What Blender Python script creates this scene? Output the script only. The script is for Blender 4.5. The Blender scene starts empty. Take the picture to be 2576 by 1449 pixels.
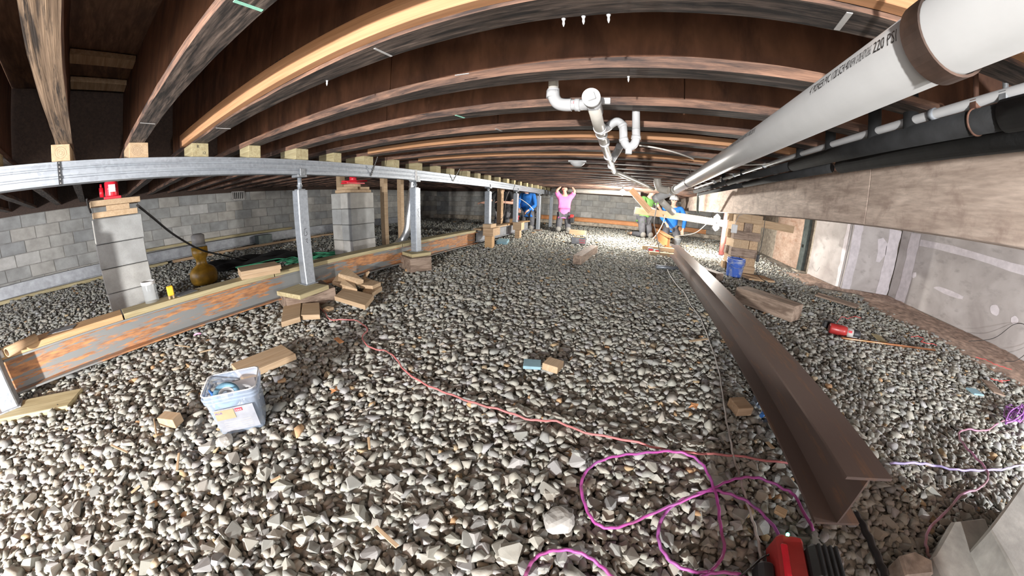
import bpy, bmesh, math, random
import numpy as np
from mathutils import Vector, Matrix, Euler
random.seed(7); rng = np.random.default_rng(7)
SC = bpy.context.scene; COL = SC.collection
CZ = 0.86                       # height of the lens above the gravel

# ------------------------------------------------------------------ camera, light, exposure
YAW, PIT, ROL, FPX = 0.377662, -0.279040, -0.033122, 772.03     # stereographic wide lens
def rot3(yaw, pit, rol):
    cz, sz = math.cos(yaw), math.sin(yaw); cx, sx = math.cos(pit), math.sin(pit); cy, sy = math.cos(rol), math.sin(rol)
    Rz = np.array([[cz, -sz, 0], [sz, cz, 0], [0, 0, 1]]); Rx = np.array([[1, 0, 0], [0, cx, -sx], [0, sx, cx]])
    Ry = np.array([[cy, 0, sy], [0, 1, 0], [-sy, 0, cy]])
    return Rz @ Rx @ Ry
RC = rot3(YAW, PIT, ROL)
cam = bpy.data.cameras.new('camera'); camo = bpy.data.objects.new('camera', cam); COL.objects.link(camo)
cam.type = 'PANO'; cam.panorama_type = 'FISHEYE_LENS_POLYNOMIAL'
cam.sensor_fit = 'HORIZONTAL'; cam.sensor_width = 36.0; cam.sensor_height = 36.0 * 1449 / 2576
_fmm = FPX * 36.0 / 2576
_r = np.linspace(0.05, 22, 400); _t = 2 * np.arctan(_r / (2 * _fmm))
_k = np.linalg.lstsq(np.stack([_r, _r**2, _r**3, _r**4], 1), _t, rcond=None)[0]
cam.fisheye_fov = math.radians(200)
cam.fisheye_polynomial_k0 = 0.0
cam.fisheye_polynomial_k1, cam.fisheye_polynomial_k2, cam.fisheye_polynomial_k3, cam.fisheye_polynomial_k4 = [float(-v) for v in _k]
cam.clip_start = 0.01; cam.clip_end = 100
camo.matrix_world = Matrix([[RC[0, 0], RC[0, 2], -RC[0, 1], 0], [RC[1, 0], RC[1, 2], -RC[1, 1], 0],
                            [RC[2, 0], RC[2, 2], -RC[2, 1], CZ], [0, 0, 0, 1]])
SC.camera = camo
SC.view_settings.view_transform = 'Standard'; SC.view_settings.look = 'None'
SC.view_settings.exposure = 2.1; SC.view_settings.gamma = 1.0; SC.view_settings.use_curve_mapping = False
SC.cycles.use_denoising = True; SC.cycles.max_bounces = 8; SC.cycles.sample_clamp_indirect = 6.0
W = bpy.data.worlds.new('world'); SC.world = W; W.use_nodes = True
W.node_tree.nodes['Background'].inputs[0].default_value = (0.9, 0.92, 1.0, 1)
W.node_tree.nodes['Background'].inputs[1].default_value = 0.80
def lamp(name, loc, power, radius, color=(1, 1, 1)):
    l = bpy.data.lights.new(name, 'POINT'); l.energy = power; l.shadow_soft_size = radius; l.color = color
    o = bpy.data.objects.new(name, l); COL.objects.link(o); o.location = loc; return o
lamp('work_light_behind', (-0.35, -2.6, 0.80), 270, 0.05, (1.0, 0.985, 0.965))
lamp('work_light_right', (3.1, 0.1, 0.55), 52, 0.05, (0.95, 0.97, 1.0))

# ------------------------------------------------------------------ pixel -> ray helpers (photo frame 2576 x 1449)
def D(px, py):
    dx, dy = px - 1288.0, py - 724.5; r = math.hypot(dx, dy); t = 2 * math.atan(r / (2 * FPX)); s = math.sin(t) / max(r, 1e-9)
    return RC @ np.array([dx * s, math.cos(t), -dy * s])
def at_z(px, py, z): d = D(px, py); k = (z - CZ) / d[2]; return Vector((d[0] * k, d[1] * k, z))
def gz(x, y): return max(0.0, (y - 4.5) * 0.0222)      # the gravel climbs gently towards the back
def at_g(px, py):
    z = 0.0
    for _ in range(12): p = at_z(px, py, z); z = gz(p.x, p.y)
    return at_z(px, py, z)
def at_x(px, py, x): d = D(px, py); k = x / d[0]; return Vector((x, d[1] * k, CZ + d[2] * k))
def at_y(px, py, y): d = D(px, py); k = y / d[1]; return Vector((d[0] * k, y, CZ + d[2] * k))

# ------------------------------------------------------------------ naming / tagging
def tag(o, label=None, cat=None, group=None, kind=None):
    if label: o['label'] = label
    if cat: o['category'] = cat
    if group: o['group'] = group
    if kind: o['kind'] = kind
    return o
def empty(name, label, cat, loc=(0, 0, 0), rotz=0.0, group=None):
    o = bpy.data.objects.new(name, None); COL.objects.link(o); o.location = loc; o.rotation_euler = (0, 0, rotz)
    o.empty_display_size = 0.05
    return tag(o, label, cat, group)
def link(name, me, parent=None, loc=(0, 0, 0), rot=None, mat=None):
    o = bpy.data.objects.new(name, me); COL.objects.link(o)
    if mat is not None and len(me.materials) == 0: me.materials.append(mat)
    if parent: o.parent = parent
    o.location = loc
    if isinstance(rot, Matrix): o.rotation_euler = rot.to_euler()
    elif rot is not None: o.rotation_euler = rot
    return o
def mesh_of(bm, name, mat=None, smooth=False):
    me = bpy.data.meshes.new(name); bm.normal_update(); bm.to_mesh(me); bm.free()
    if mat is not None:
        for m in (mat if isinstance(mat, (list, tuple)) else [mat]): me.materials.append(m)
    if smooth: me.polygons.foreach_set('use_smooth', [True] * len(me.polygons))
    return me
def obj(name, bm, mat, parent=None, loc=(0, 0, 0), rot=None, smooth=False):
    return link(name, mesh_of(bm, name, mat, smooth), parent, loc, rot)
def NB(): return bmesh.new()
def box(bm, c, s, M=None, bev=0.0, mi=0):
    r = bmesh.ops.create_cube(bm, size=1.0); vs = r['verts']
    T = Matrix.Translation(Vector(c)) @ (M.to_4x4() if M else Matrix.Identity(4)) @ Matrix.Diagonal((s[0], s[1], s[2], 1))
    bmesh.ops.transform(bm, matrix=T, verts=vs)
    fs = set(f for v in vs for f in v.link_faces)
    for f in fs: f.material_index = mi
    if bev > 0:
        es = list(set(e for v in vs for e in v.link_edges))
        bmesh.ops.bevel(bm, geom=es, offset=bev, segments=1, affect='EDGES', profile=0.5)
    return bm
def frame_dir(d):
    d = Vector(d).normalized(); u = Vector((0, 0, 1)) if abs(d.z) < 0.95 else Vector((1, 0, 0))
    a = d.cross(u).normalized(); b = a.cross(d).normalized(); return d, a, b
def ring(bm, c, a, b, r, n): return [bm.verts.new(Vector(c) + a * (r * math.cos(2 * math.pi * k / n)) + b * (r * math.sin(2 * math.pi * k / n))) for k in range(n)]
def skin_rings(bm, rings, cap=True, mi=0):
    n = len(rings[0])
    for A, B in zip(rings[:-1], rings[1:]):
        for k in range(n):
            f = bm.faces.new((A[k], A[(k + 1) % n], B[(k + 1) % n], B[k])); f.material_index = mi; f.smooth = True
    if cap:
        f = bm.faces.new(list(reversed(rings[0]))); f.material_index = mi
        f = bm.faces.new(rings[-1]); f.material_index = mi
def cyl(bm, p0, p1, r0, r1=None, n=16, mi=0, cap=True):
    r1 = r0 if r1 is None else r1; p0 = Vector(p0); p1 = Vector(p1); d, a, b = frame_dir(p1 - p0)
    skin_rings(bm, [ring(bm, p0, a, b, r0, n), ring(bm, p1, a, b, r1, n)], cap, mi); return bm
def lathe(bm, prof, n=24, c=(0, 0, 0), cap=True, mi=0):
    c = Vector(c); X, Y = Vector((1, 0, 0)), Vector((0, 1, 0))
    skin_rings(bm, [ring(bm, c + Vector((0, 0, z)), X, Y, max(r, 1e-4), n) for r, z in prof], cap, mi); return bm
def smooth_path(pts, sub=6):
    P = [Vector(p) for p in pts]; out = []
    for i in range(len(P) - 1):
        p0, p1, p2, p3 = P[max(i - 1, 0)], P[i], P[i + 1], P[min(i + 2, len(P) - 1)]
        for k in range(sub):
            t = k / sub
            out.append(0.5 * ((2 * p1) + (p2 - p0) * t + (2 * p0 - 5 * p1 + 4 * p2 - p3) * t * t + (3 * p1 - p0 - 3 * p2 + p3) * t ** 3))
    out.append(P[-1]); return out
def tube(bm, pts, r, n=8, mi=0, cap=True):
    P = [Vector(p) for p in pts]; rs = r if isinstance(r, (list, tuple)) else [r] * len(P)
    d = (P[1] - P[0]).normalized(); _, a, b = frame_dir(d); rings = []
    for i, p in enumerate(P):
        t = ((P[min(i + 1, len(P) - 1)] - P[max(i - 1, 0)])).normalized()
        a = (a - t * a.dot(t)).normalized(); b = t.cross(a)
        rings.append(ring(bm, p, a, b, rs[i], n))
    skin_rings(bm, rings, cap, mi); return bm
def prism(bm, prof, x0, x1, mi=0):
    A = [bm.verts.new((x0, y, z)) for y, z in prof]; B = [bm.verts.new((x1, y, z)) for y, z in prof]; n = len(prof)
    for k in range(n): bm.faces.new((A[k], B[k], B[(k + 1) % n], A[(k + 1) % n])).material_index = mi
    bm.faces.new(A).material_index = mi; bm.faces.new(list(reversed(B))).material_index = mi
    bmesh.ops.recalc_face_normals(bm, faces=bm.faces); return bm
def text_mesh(s, size, ext=0.0):
    cu = bpy.data.curves.new('txt', 'FONT'); cu.body = s; cu.size = size; cu.extrude = ext; cu.resolution_u = 2
    o = bpy.data.objects.new('txt', cu); COL.objects.link(o); bpy.context.view_layer.update()
    me = bpy.data.meshes.new_from_object(o.evaluated_get(bpy.context.evaluated_depsgraph_get()))
    bpy.data.objects.remove(o); bpy.data.curves.remove(cu); me.materials.clear(); return me

# ------------------------------------------------------------------ materials
class NT:
    def __init__(s, name):
        s.m = bpy.data.materials.new(name); s.m.use_nodes = True; s.t = s.m.node_tree; s.b = s.t.nodes['Principled BSDF']
    def n(s, typ, **kw):
        nd = s.t.nodes.new('ShaderNode' + typ)
        for k, v in kw.items():
            if k[0] == '_': setattr(nd, k[1:], v)
            else:
                key = int(k[1:]) if k[0] == 'i' and k[1:].isdigit() else k.replace('__', ' ')
                if hasattr(v, 'is_linked') or isinstance(v, bpy.types.NodeSocket): s.t.links.new(v, nd.inputs[key])
                else: nd.inputs[key].default_value = v
        return nd
    def set(s, key, v):
        if isinstance(v, bpy.types.NodeSocket): s.t.links.new(v, s.b.inputs[key])
        else: s.b.inputs[key].default_value = v
    def coords(s, scale=(1, 1, 1), jitter=True, gen='Object'):
        tc = s.n('TexCoord').outputs[gen]
        if jitter:
            oi = s.n('ObjectInfo').outputs['Random']
            ml = s.n('Math', _operation='MULTIPLY', i0=oi, i1=37.0).outputs[0]
            tc = s.n('VectorMath', _operation='ADD', i0=tc, i1=ml).outputs[0]
        return s.n('VectorMath', _operation='MULTIPLY', i0=tc, i1=scale).outputs[0]
    def noise(s, vec, scale, detail=4.0, dist=0.0, rough=0.55):
        return s.n('TexNoise', Vector=vec, Scale=scale, Detail=detail, Distortion=dist, Roughness=rough).outputs['Fac']
    def ramp(s, fac, stops, mode='LINEAR'):
        nd = s.n('ValToRGB', Fac=fac); e = nd.color_ramp.elements; nd.color_ramp.interpolation = mode
        while len(e) < len(stops): e.new(0.5)
        for el, (p, c) in zip(e, stops): el.position = p; el.color = (*c, 1) if len(c) == 3 else c
        return nd.outputs['Color']
    def mix(s, fac, a, b, mode='MIX'):
        nd = s.n('Mix', _data_type='RGBA', _blend_type=mode)
        for k, v in ((0, fac), (6, a), (7, b)):
            if isinstance(v, bpy.types.NodeSocket): s.t.links.new(v, nd.inputs[k])
            else: nd.inputs[k].default_value = v if k == 0 else ((*v, 1) if len(v) == 3 else v)
        return nd.outputs[2]
    def bump(s, h, strength=0.3, dist=0.005):
        s.set('Normal', s.n('Bump', Height=h, Strength=strength, Distance=dist).outputs[0])
G = lambda v: (v, v, v)
def plain(name, col, rough=0.5, metal=0.0, var=0.08, bump=0.0, **kw):
    t = NT(name); v = t.coords((1, 1, 1)); f = t.noise(v, 12, 5)
    lo = tuple(max(0, c * (1 - 2.2 * var)) for c in col); hi = tuple(min(1, c * (1 + 2.2 * var)) for c in col)
    t.set('Base Color', t.ramp(f, [(0.3, lo), (0.7, hi)])); t.set('Roughness', rough); t.set('Metallic', metal)
    if bump: t.bump(t.noise(v, 60, 4), bump, 0.002)
    for k, x in kw.items(): t.set(k.replace('_', ' '), x)
    return t.m
def wood(name, lo, hi, st=(1.5, 22, 22), rough=0.75, mold=None, mold_t=(0.45, 0.6), mold_s=(1.2, 5, 5), bump=0.25, knots=True):
    t = NT(name); v = t.coords(st); f = t.noise(v, 2.2, 6, 0.6)
    g = t.noise(t.coords((st[0] * 2, st[1] * 5, st[2] * 5)), 2.0, 3)
    col = t.ramp(f, [(0.3, lo), (0.7, hi)])
    col = t.mix(t.ramp(g, [(0.35, G(0.35)), (0.6, G(0.0))]), col, tuple(c * 0.6 for c in lo))
    oi = t.n('ObjectInfo').outputs['Random']
    col = t.mix(1.0, col, t.ramp(oi, [(0, G(0.8)), (1, G(1.0))]), 'MULTIPLY')
    if mold:
        mf = t.noise(t.coords(mold_s), 2.5, 8, 0.3, 0.68)
        col = t.mix(t.ramp(mf, [(mold_t[0], G(0)), (mold_t[1], G(1))]), col, mold)
    t.set('Base Color', col); t.set('Roughness', rough); t.bump(f, bump, 0.003); return t.m
M = {}
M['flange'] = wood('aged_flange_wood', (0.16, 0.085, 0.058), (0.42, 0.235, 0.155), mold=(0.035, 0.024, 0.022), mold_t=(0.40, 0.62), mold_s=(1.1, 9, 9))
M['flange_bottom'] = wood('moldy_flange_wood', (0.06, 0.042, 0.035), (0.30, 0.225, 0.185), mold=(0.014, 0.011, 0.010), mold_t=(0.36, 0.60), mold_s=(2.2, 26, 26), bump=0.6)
M['web'] = wood('joist_web_plywood', (0.15, 0.065, 0.036), (0.30, 0.135, 0.075), st=(4, 4, 1.0), mold=(0.05, 0.022, 0.014), mold_t=(0.5, 0.72), mold_s=(2, 2, 0.7))
M['sister'] = wood('new_pine', (0.46, 0.225, 0.105), (0.62, 0.335, 0.175), st=(0.8, 16, 16))
M['pine'] = wood('pine_board', (0.47, 0.32, 0.185), (0.60, 0.44, 0.285), st=(1.5, 20, 20))
M['pine_red'] = wood('orange_pine_board', (0.46, 0.27, 0.12), (0.62, 0.41, 0.22), st=(1.2, 22, 22))
M['treated'] = wood('treated_pine_board', (0.36, 0.29, 0.15), (0.55, 0.48, 0.29), st=(1.2, 18, 18))
M['oldtimber'] = wood('weathered_timber', (0.27, 0.19, 0.14), (0.47, 0.36, 0.28), st=(1.2, 20, 20), mold=(0.16, 0.11, 0.08))
M['crib'] = wood('crib_timber', (0.42, 0.27, 0.15), (0.66, 0.47, 0.30), st=(1.2, 18, 18))
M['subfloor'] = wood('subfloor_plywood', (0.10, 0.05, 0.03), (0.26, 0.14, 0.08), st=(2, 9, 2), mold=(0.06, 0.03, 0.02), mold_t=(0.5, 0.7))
M['girder'] = wood('girder_plywood', (0.50, 0.385, 0.315), (0.86, 0.70, 0.59), st=(5, 1.1, 7), mold=(0.30, 0.215, 0.175), mold_t=(0.50, 0.78), mold_s=(1.5, 3, 3))
M['darkheader'] = wood('dark_header_wood', (0.045, 0.026, 0.018), (0.095, 0.055, 0.038))
def cmu():
    t = NT('concrete_block'); v = t.coords((1, 1, 1)); f = t.noise(v, 6, 6); g = t.noise(v, 160, 2); oi = t.n('ObjectInfo').outputs['Random']
    c = t.ramp(f, [(0.3, (0.30, 0.295, 0.28)), (0.7, (0.47, 0.465, 0.45))])
    c = t.mix(1.0, c, t.ramp(oi, [(0, (0.72, 0.74, 0.76)), (0.5, (0.95, 0.95, 0.93)), (0.85, (1.05, 1.0, 0.94)), (1, (1.2, 1.2, 1.2))]), 'MULTIPLY')
    c = t.mix(t.ramp(g, [(0.3, G(0.25)), (0.5, G(0))]), c, (0.18, 0.17, 0.16))
    t.set('Base Color', c); t.set('Roughness', 0.92); t.bump(g, 0.5, 0.002); return t.m
M['cmu'] = cmu()
M['mortar'] = plain('mortar', (0.24, 0.23, 0.215), 0.95, var=0.15, bump=0.3)
M['footing'] = plain('concrete_footing', (0.36, 0.31, 0.25), 0.95, var=0.2, bump=0.4)
def galv(name, base=(0.35, 0.38, 0.42)):
    t = NT(name); v = t.coords((1, 1, 1)); vo = t.n('TexVoronoi', Vector=v, Scale=55.0).outputs['Color']
    st = t.noise(t.coords((1.0, 30, 30)), 2, 4)
    c = t.ramp(vo, [(0.0, tuple(x * 0.82 for x in base)), (1.0, tuple(min(1, x * 1.12) for x in base))])
    c = t.mix(t.ramp(st, [(0.4, G(0)), (0.75, G(0.5))]), c, (0.46, 0.49, 0.53))
    t.set('Base Color', c); t.set('Metallic', 0.55); t.set('Roughness', t.ramp(st, [(0.3, G(0.38)), (0.7, G(0.58))])); return t.m
M['galv'] = galv('galvanised_steel'); M['galv_dull'] = galv('dull_galvanised_steel', (0.27, 0.285, 0.30))
def rust(name, paint, rust_c, dark, thr, gloss=0.6, metal=0.2):
    t = NT(name); f = t.noise(t.coords((1.0, 9, 9)), 1.5, 10, 0.25, 0.70); g = t.noise(t.coords((1, 5, 5)), 14, 5)
    rc = t.ramp(g, [(0.3, dark), (0.65, rust_c)])
    c = t.mix(t.ramp(f, [(thr - 0.012, G(0)), (thr + 0.012, G(1))]), paint, rc)
    t.set('Base Color', c); t.set('Roughness', gloss); t.set('Metallic', metal); t.bump(g, 0.2, 0.002); return t.m
M['rust'] = rust('rusty_painted_steel', (0.20, 0.205, 0.20), (0.50, 0.235, 0.095), (0.20, 0.10, 0.06), 0.505)
M['brownsteel'] = rust('brown_mill_steel', (0.135, 0.095, 0.08), (0.20, 0.115, 0.075), (0.12, 0.085, 0.07), 0.55, 0.5, 0.25)
M['greybeam'] = plain('grey_painted_steel', (0.30, 0.31, 0.33), 0.5, 0.3, 0.1)
M['orangebeam'] = rust('orange_primed_steel', (0.55, 0.25, 0.10), (0.66, 0.33, 0.13), (0.45, 0.2, 0.09), 0.5)
M['pvc'] = plain('white_pvc', (0.46, 0.46, 0.465), 0.32, 0, 0.03)
M['pvcmain'] = plain('glossy_white_pvc', (0.38, 0.378, 0.375), 0.3, 0, 0.02)
M['pvc_old'] = plain('beige_pvc', (0.50, 0.47, 0.42), 0.4, 0, 0.06)
M['foam'] = plain('black_foam_insulation', (0.009, 0.0095, 0.0105), 0.85, 0, 0.3, 0.6)
M['blackplastic'] = plain('black_plastic', (0.025, 0.026, 0.028), 0.45, 0, 0.15)
M['strap_dark'] = plain('brown_coated_strap', (0.065, 0.04, 0.03), 0.6, 0.2, 0.3, 0.3)
M['rustrod'] = plain('rusted_hanger', (0.16, 0.08, 0.055), 0.7, 0.3, 0.3)
M['ink'] = plain('black_ink', (0.03, 0.03, 0.03), 0.6)
M['inkblue'] = plain('purple_ink', (0.10, 0.08, 0.35), 0.6)
M['chalk'] = plain('white_chalk', (0.48, 0.47, 0.46), 0.9); M['chalkgreen'] = plain('green_chalk', (0.35, 0.75, 0.58), 0.9)
M['foil'] = plain('foil_duct', (0.72, 0.74, 0.76), 0.28, 0.85, 0.06)
M['red'] = plain('red_plastic', (0.34, 0.03, 0.028), 0.35); M['redpaint'] = plain('red_enamel', (0.70, 0.02, 0.04), 0.3)
M['redlabel'] = plain('red_print', (0.78, 0.04, 0.06), 0.5)
M['postred'] = plain('red_oxide_paint', (0.42, 0.12, 0.10), 0.5, 0.1, 0.12)
M['white'] = plain('white_paint', (0.60, 0.60, 0.60), 0.5, 0, 0.02)
M['yellow'] = plain('yellow_plastic', (0.80, 0.45, 0.03), 0.4, 0, 0.06)
M['ochre'] = plain('ochre_coated_plastic', (0.42, 0.23, 0.03), 0.35, 0, 0.2)
M['copper'] = plain('copper', (0.80, 0.36, 0.18), 0.3, 0.9)
def jacket(name, stripes):
    t = NT(name); f = t.noise(t.coords((3, 3, 3), jitter=False), 2.0, 3)
    t.set('Base Color', t.ramp(f, stripes)); t.set('Roughness', 0.45); return t.m
M['cordpink'] = jacket('faded_pink_cord', [(0.35, (0.30, 0.11, 0.10)), (0.65, (0.52, 0.16, 0.16))])
M['cordpurple'] = jacket('magenta_cord', [(0.3, (0.26, 0.07, 0.15)), (0.5, (0.36, 0.06, 0.27)), (0.75, (0.25, 0.09, 0.27))])
M['cordbrown'] = jacket('mauve_brown_cord', [(0.35, (0.26, 0.15, 0.15)), (0.65, (0.50, 0.22, 0.38))])
M['cordgrey'] = jacket('grey_cord', [(0.35, (0.24, 0.20, 0.18)), (0.65, (0.50, 0.46, 0.43))])
M['cordblue'] = jacket('lilac_cord', [(0.35, (0.35, 0.30, 0.62)), (0.65, (0.55, 0.45, 0.72))])
M['cordviolet'] = jacket('violet_cord', [(0.35, (0.22, 0.08, 0.28)), (0.65, (0.42, 0.16, 0.55))])
M['cordwhite'] = plain('white_cable', (0.74, 0.70, 0.64), 0.45); M['cordblack'] = plain('black_cable', (0.03, 0.028, 0.027), 0.5)
M['cordred'] = plain('red_wire', (0.62, 0.06, 0.06), 0.45)
def glass(name, col, alpha, rough=0.15):
    t = NT(name); t.set('Base Color', (*col, 1)); t.set('Roughness', rough); t.set('Alpha', alpha); t.set('IOR', 1.4); return t.m
M['clear'] = glass('clear_plastic', (0.40, 0.48, 0.60), 0.45)
M['jar'] = glass('clear_jar', (0.40, 0.43, 0.44), 0.30)
M['bucket'] = (lambda t: (t.set('Base Color', t.mix(t.ramp(t.noise(t.coords((1, 1, 0.7)), 7, 8, 0.4, 0.65), [(0.48, G(0)), (0.62, G(1))]), (0.045, 0.12, 0.48), (0.42, 0.45, 0.52))), t.set('Roughness', 0.5), t.m)[-1])(NT('dusty_blue_plastic'))
def emit(name, col, s):
    t = NT(name); t.set('Emission Color', (*col, 1)); t.set('Emission Strength', s); t.set('Base Color', (*col, 1)); return t.m
M['bulb'] = emit('lit_bulb', (1.0, 0.98, 0.92), 22.0); M['led'] = emit('green_led', (0.05, 1.0, 0.45), 6.0); M['tube'] = emit('lit_tube', (1, 1, 1), 12.0)
def drywall():
    t = NT('stained_plaster_panel'); f = t.noise(t.coords((1, 1, 1)), 2.2, 7, 0.4); g = t.noise(t.coords((1, 1, 2)), 5, 4)
    c = t.ramp(f, [(0.3, (0.38, 0.345, 0.33)), (0.7, (0.58, 0.545, 0.53))])
    c = t.mix(t.ramp(g, [(0.55, G(0)), (0.72, G(0.6))]), c, (0.30, 0.27, 0.26))
    t.set('Base Color', c); t.set('Roughness', 0.9); return t.m
M['drywall'] = drywall(); M['compound'] = plain('joint_compound', (0.70, 0.655, 0.68), 0.9, 0, 0.06)
M['osb'] = wood('orange_panel', (0.50, 0.34, 0.25), (0.70, 0.53, 0.43), st=(3, 3, 3), mold=(0.36, 0.2, 0.13), mold_t=(0.52, 0.7))
M['dirt'] = plain('dry_dirt', (0.40, 0.29, 0.23), 0.95, 0, 0.25, 0.8)
M['under'] = plain('gravel_bed', (0.24, 0.23, 0.20), 0.95, 0, 0.35, 0.8)
def stone():
    t = NT('crushed_stone'); a = t.n('Attribute', _attribute_name='tone').outputs['Fac']
    c = t.ramp(a, [(0.0, (0.235, 0.235, 0.225)), (0.2, (0.30, 0.305, 0.28)), (0.42, (0.345, 0.33, 0.285)), (0.62, (0.315, 0.32, 0.28)),
                   (0.80, (0.37, 0.345, 0.295)), (0.955, (0.33, 0.33, 0.335)), (0.985, (0.38, 0.29, 0.17)), (1.0, (0.42, 0.25, 0.13))])
    f = t.noise(t.n('TexCoord').outputs['Object'], 45, 5); c = t.mix(1.0, c, t.ramp(f, [(0.3, G(0.78)), (0.7, G(1.1))]), 'MULTIPLY')
    t.set('Base Color', c); t.set('Roughness', 0.9); t.bump(t.noise(t.n('TexCoord').outputs['Object'], 140, 3), 0.35, 0.002); return t.m
M['stone'] = stone()
M['skin'] = plain('skin', (0.62, 0.36, 0.27), 0.5, 0, 0.05); M['hair'] = plain('dark_hair', (0.03, 0.022, 0.018), 0.7)
M['pinkshirt'] = plain('pink_cotton', (0.82, 0.22, 0.50), 0.85, 0, 0.05); M['greenshirt'] = plain('green_cotton', (0.16, 0.36, 0.09), 0.85, 0, 0.07)
M['bluejacket'] = plain('blue_fleece', (0.02, 0.17, 0.58), 0.85, 0, 0.08); M['trousers'] = plain('dark_grey_work_trousers', (0.10, 0.10, 0.11), 0.9, 0, 0.12)
M['blackshirt'] = plain('black_cotton', (0.016, 0.016, 0.018), 0.9); M['boot'] = plain('tan_work_boot', (0.25, 0.19, 0.13), 0.8, 0, 0.15)
M['kneepad'] = plain('grey_knee_pad', (0.23, 0.22, 0.20), 0.8); M['eye'] = plain('dark_eye', (0.02, 0.015, 0.012), 0.3)
M['cap'] = plain('dark_cap', (0.07, 0.06, 0.055), 0.8); M['vest'] = plain('dark_vest', (0.03, 0.03, 0.05), 0.8)
M['grey'] = plain('grey_plastic', (0.40, 0.38, 0.36), 0.5); M['teal'] = plain('teal_foam_board', (0.22, 0.36, 0.42), 0.9, 0, 0.08)
M['card'] = plain('tan_card', (0.36, 0.26, 0.15), 0.8); M['labelgrey'] = plain('pale_grey_print', (0.27, 0.28, 0.31), 0.6, 0, 0.12)
M['bluetape'] = plain('blue_masking_tape', (0.16, 0.33, 0.46), 0.7); M['screws'] = plain('dark_screws', (0.10, 0.09, 0.085), 0.4, 0.6)
M['green'] = plain('green_netting', (0.05, 0.28, 0.15), 0.6); M['netblack'] = plain('black_netting', (0.012, 0.012, 0.012), 0.8)
M['blueglove'] = plain('blue_rubber', (0.06, 0.22, 0.62), 0.5); M['tarp'] = plain('pale_blue_plastic', (0.42, 0.50, 0.60), 0.5)
M['cracked'] = plain('broken_concrete', (0.34, 0.285, 0.235), 0.95, 0, 0.3, 1.0); M['concrete'] = plain('smooth_concrete', (0.36, 0.35, 0.325), 0.9, 0, 0.12, 0.3)
M['steeldark'] = plain('dark_grey_steel', (0.10, 0.12, 0.115), 0.5, 0.4, 0.15)
M['leaf'] = plain('dry_leaf', (0.52, 0.24, 0.10), 0.8); M['pinkscrap'] = plain('pink_plastic', (0.75, 0.35, 0.55), 0.5)
# ------------------------------------------------------------------ setting: floor, walls, deck
H, SUB = 1.334, 1.90            # underside of joists, underside of deck above the gravel
def struct(name, bm, mat, parent=None, **k):
    o = obj(name, bm, mat, parent, **k)
    if parent is None: o['kind'] = 'structure'
    return o
bm = NB(); fx, fy = np.linspace(-8.3, 5.3, 12), np.linspace(-3.8, 11.4, 40); fg = [[bm.verts.new((x, y, gz(x, y) - 0.03)) for y in fy] for x in fx]
for i in range(11):
    for j in range(39): bm.faces.new((fg[i][j], fg[i + 1][j], fg[i + 1][j + 1], fg[i][j + 1]))
floor = struct('floor', bm, M['under'])
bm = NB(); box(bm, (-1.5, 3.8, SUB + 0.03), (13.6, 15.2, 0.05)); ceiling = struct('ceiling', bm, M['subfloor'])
# dirt bank along the right wall
bm = NB(); nx, ny = 26, 110; g = []
for i in range(nx):
    row = []
    for j in range(ny):
        y = -1.0 + 7.4 * j / (ny - 1); u = i / (nx - 1)
        xw = 4.74 if y < 5.29 else 3.74
        x = xw - 1.15 * (1 - u) * (1.0 + 0.25 * math.sin(y * 2.1))
        z = -0.05 + 0.085 * min(1, u * 1.9) + random.uniform(-0.006, 0.006) + 0.012 * math.sin(5 * x + 3 * y)
        row.append(bm.verts.new((x, y, z)))
    g.append(row)
for i in range(nx - 1):
    for j in range(ny - 1): bm.faces.new((g[i][j], g[i + 1][j], g[i + 1][j + 1], g[i][j + 1]))
o = obj('dirt_bank', bm, M['dirt'], floor, smooth=True); o['label'] = 'dry brown dirt bank at the foot of the plaster panels'

# crushed stone: bulk in one mesh, the nearest stones one by one
def hull(npts, seed):
    r = random.Random(seed); b = NB()
    for _ in range(npts):
        v = Vector((r.gauss(0, 1), r.gauss(0, 1), r.gauss(0, 1))).normalized() * r.uniform(0.86, 1.08)
        b.verts.new((v.x, v.y * r.uniform(0.9, 1.0), v.z))
    res = bmesh.ops.convex_hull(b, input=b.verts[:]); dead = [v for v in b.verts if not v.link_faces]
    bmesh.ops.delete(b, geom=dead, context='VERTS'); bmesh.ops.triangulate(b, faces=b.faces[:])
    b.verts.index_update(); V = np.array([v.co[:] for v in b.verts]); F = np.array([[v.index for v in f.verts] for f in b.faces]); b.free(); return V, F
near_var = [hull(12, 100 + i) for i in range(16)]; far_var = [hull(8, 300 + i) for i in range(10)]
def grid(x0, x1, y0, y1, s):
    xs, ys = np.meshgrid(np.arange(x0, x1, s), np.arange(y0, y1, s)); p = np.stack([xs.ravel(), ys.ravel()], 1)
    return p + rng.uniform(-0.5, 0.5, p.shape) * s
zones = [(0, 2.2, 0.0195, 0.0185), (2.2, 4.0, 0.0250, 0.0195), (4.0, 7.2, 0.036, 0.023), (7.2, 14, 0.052, 0.030)]
batches = []
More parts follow.
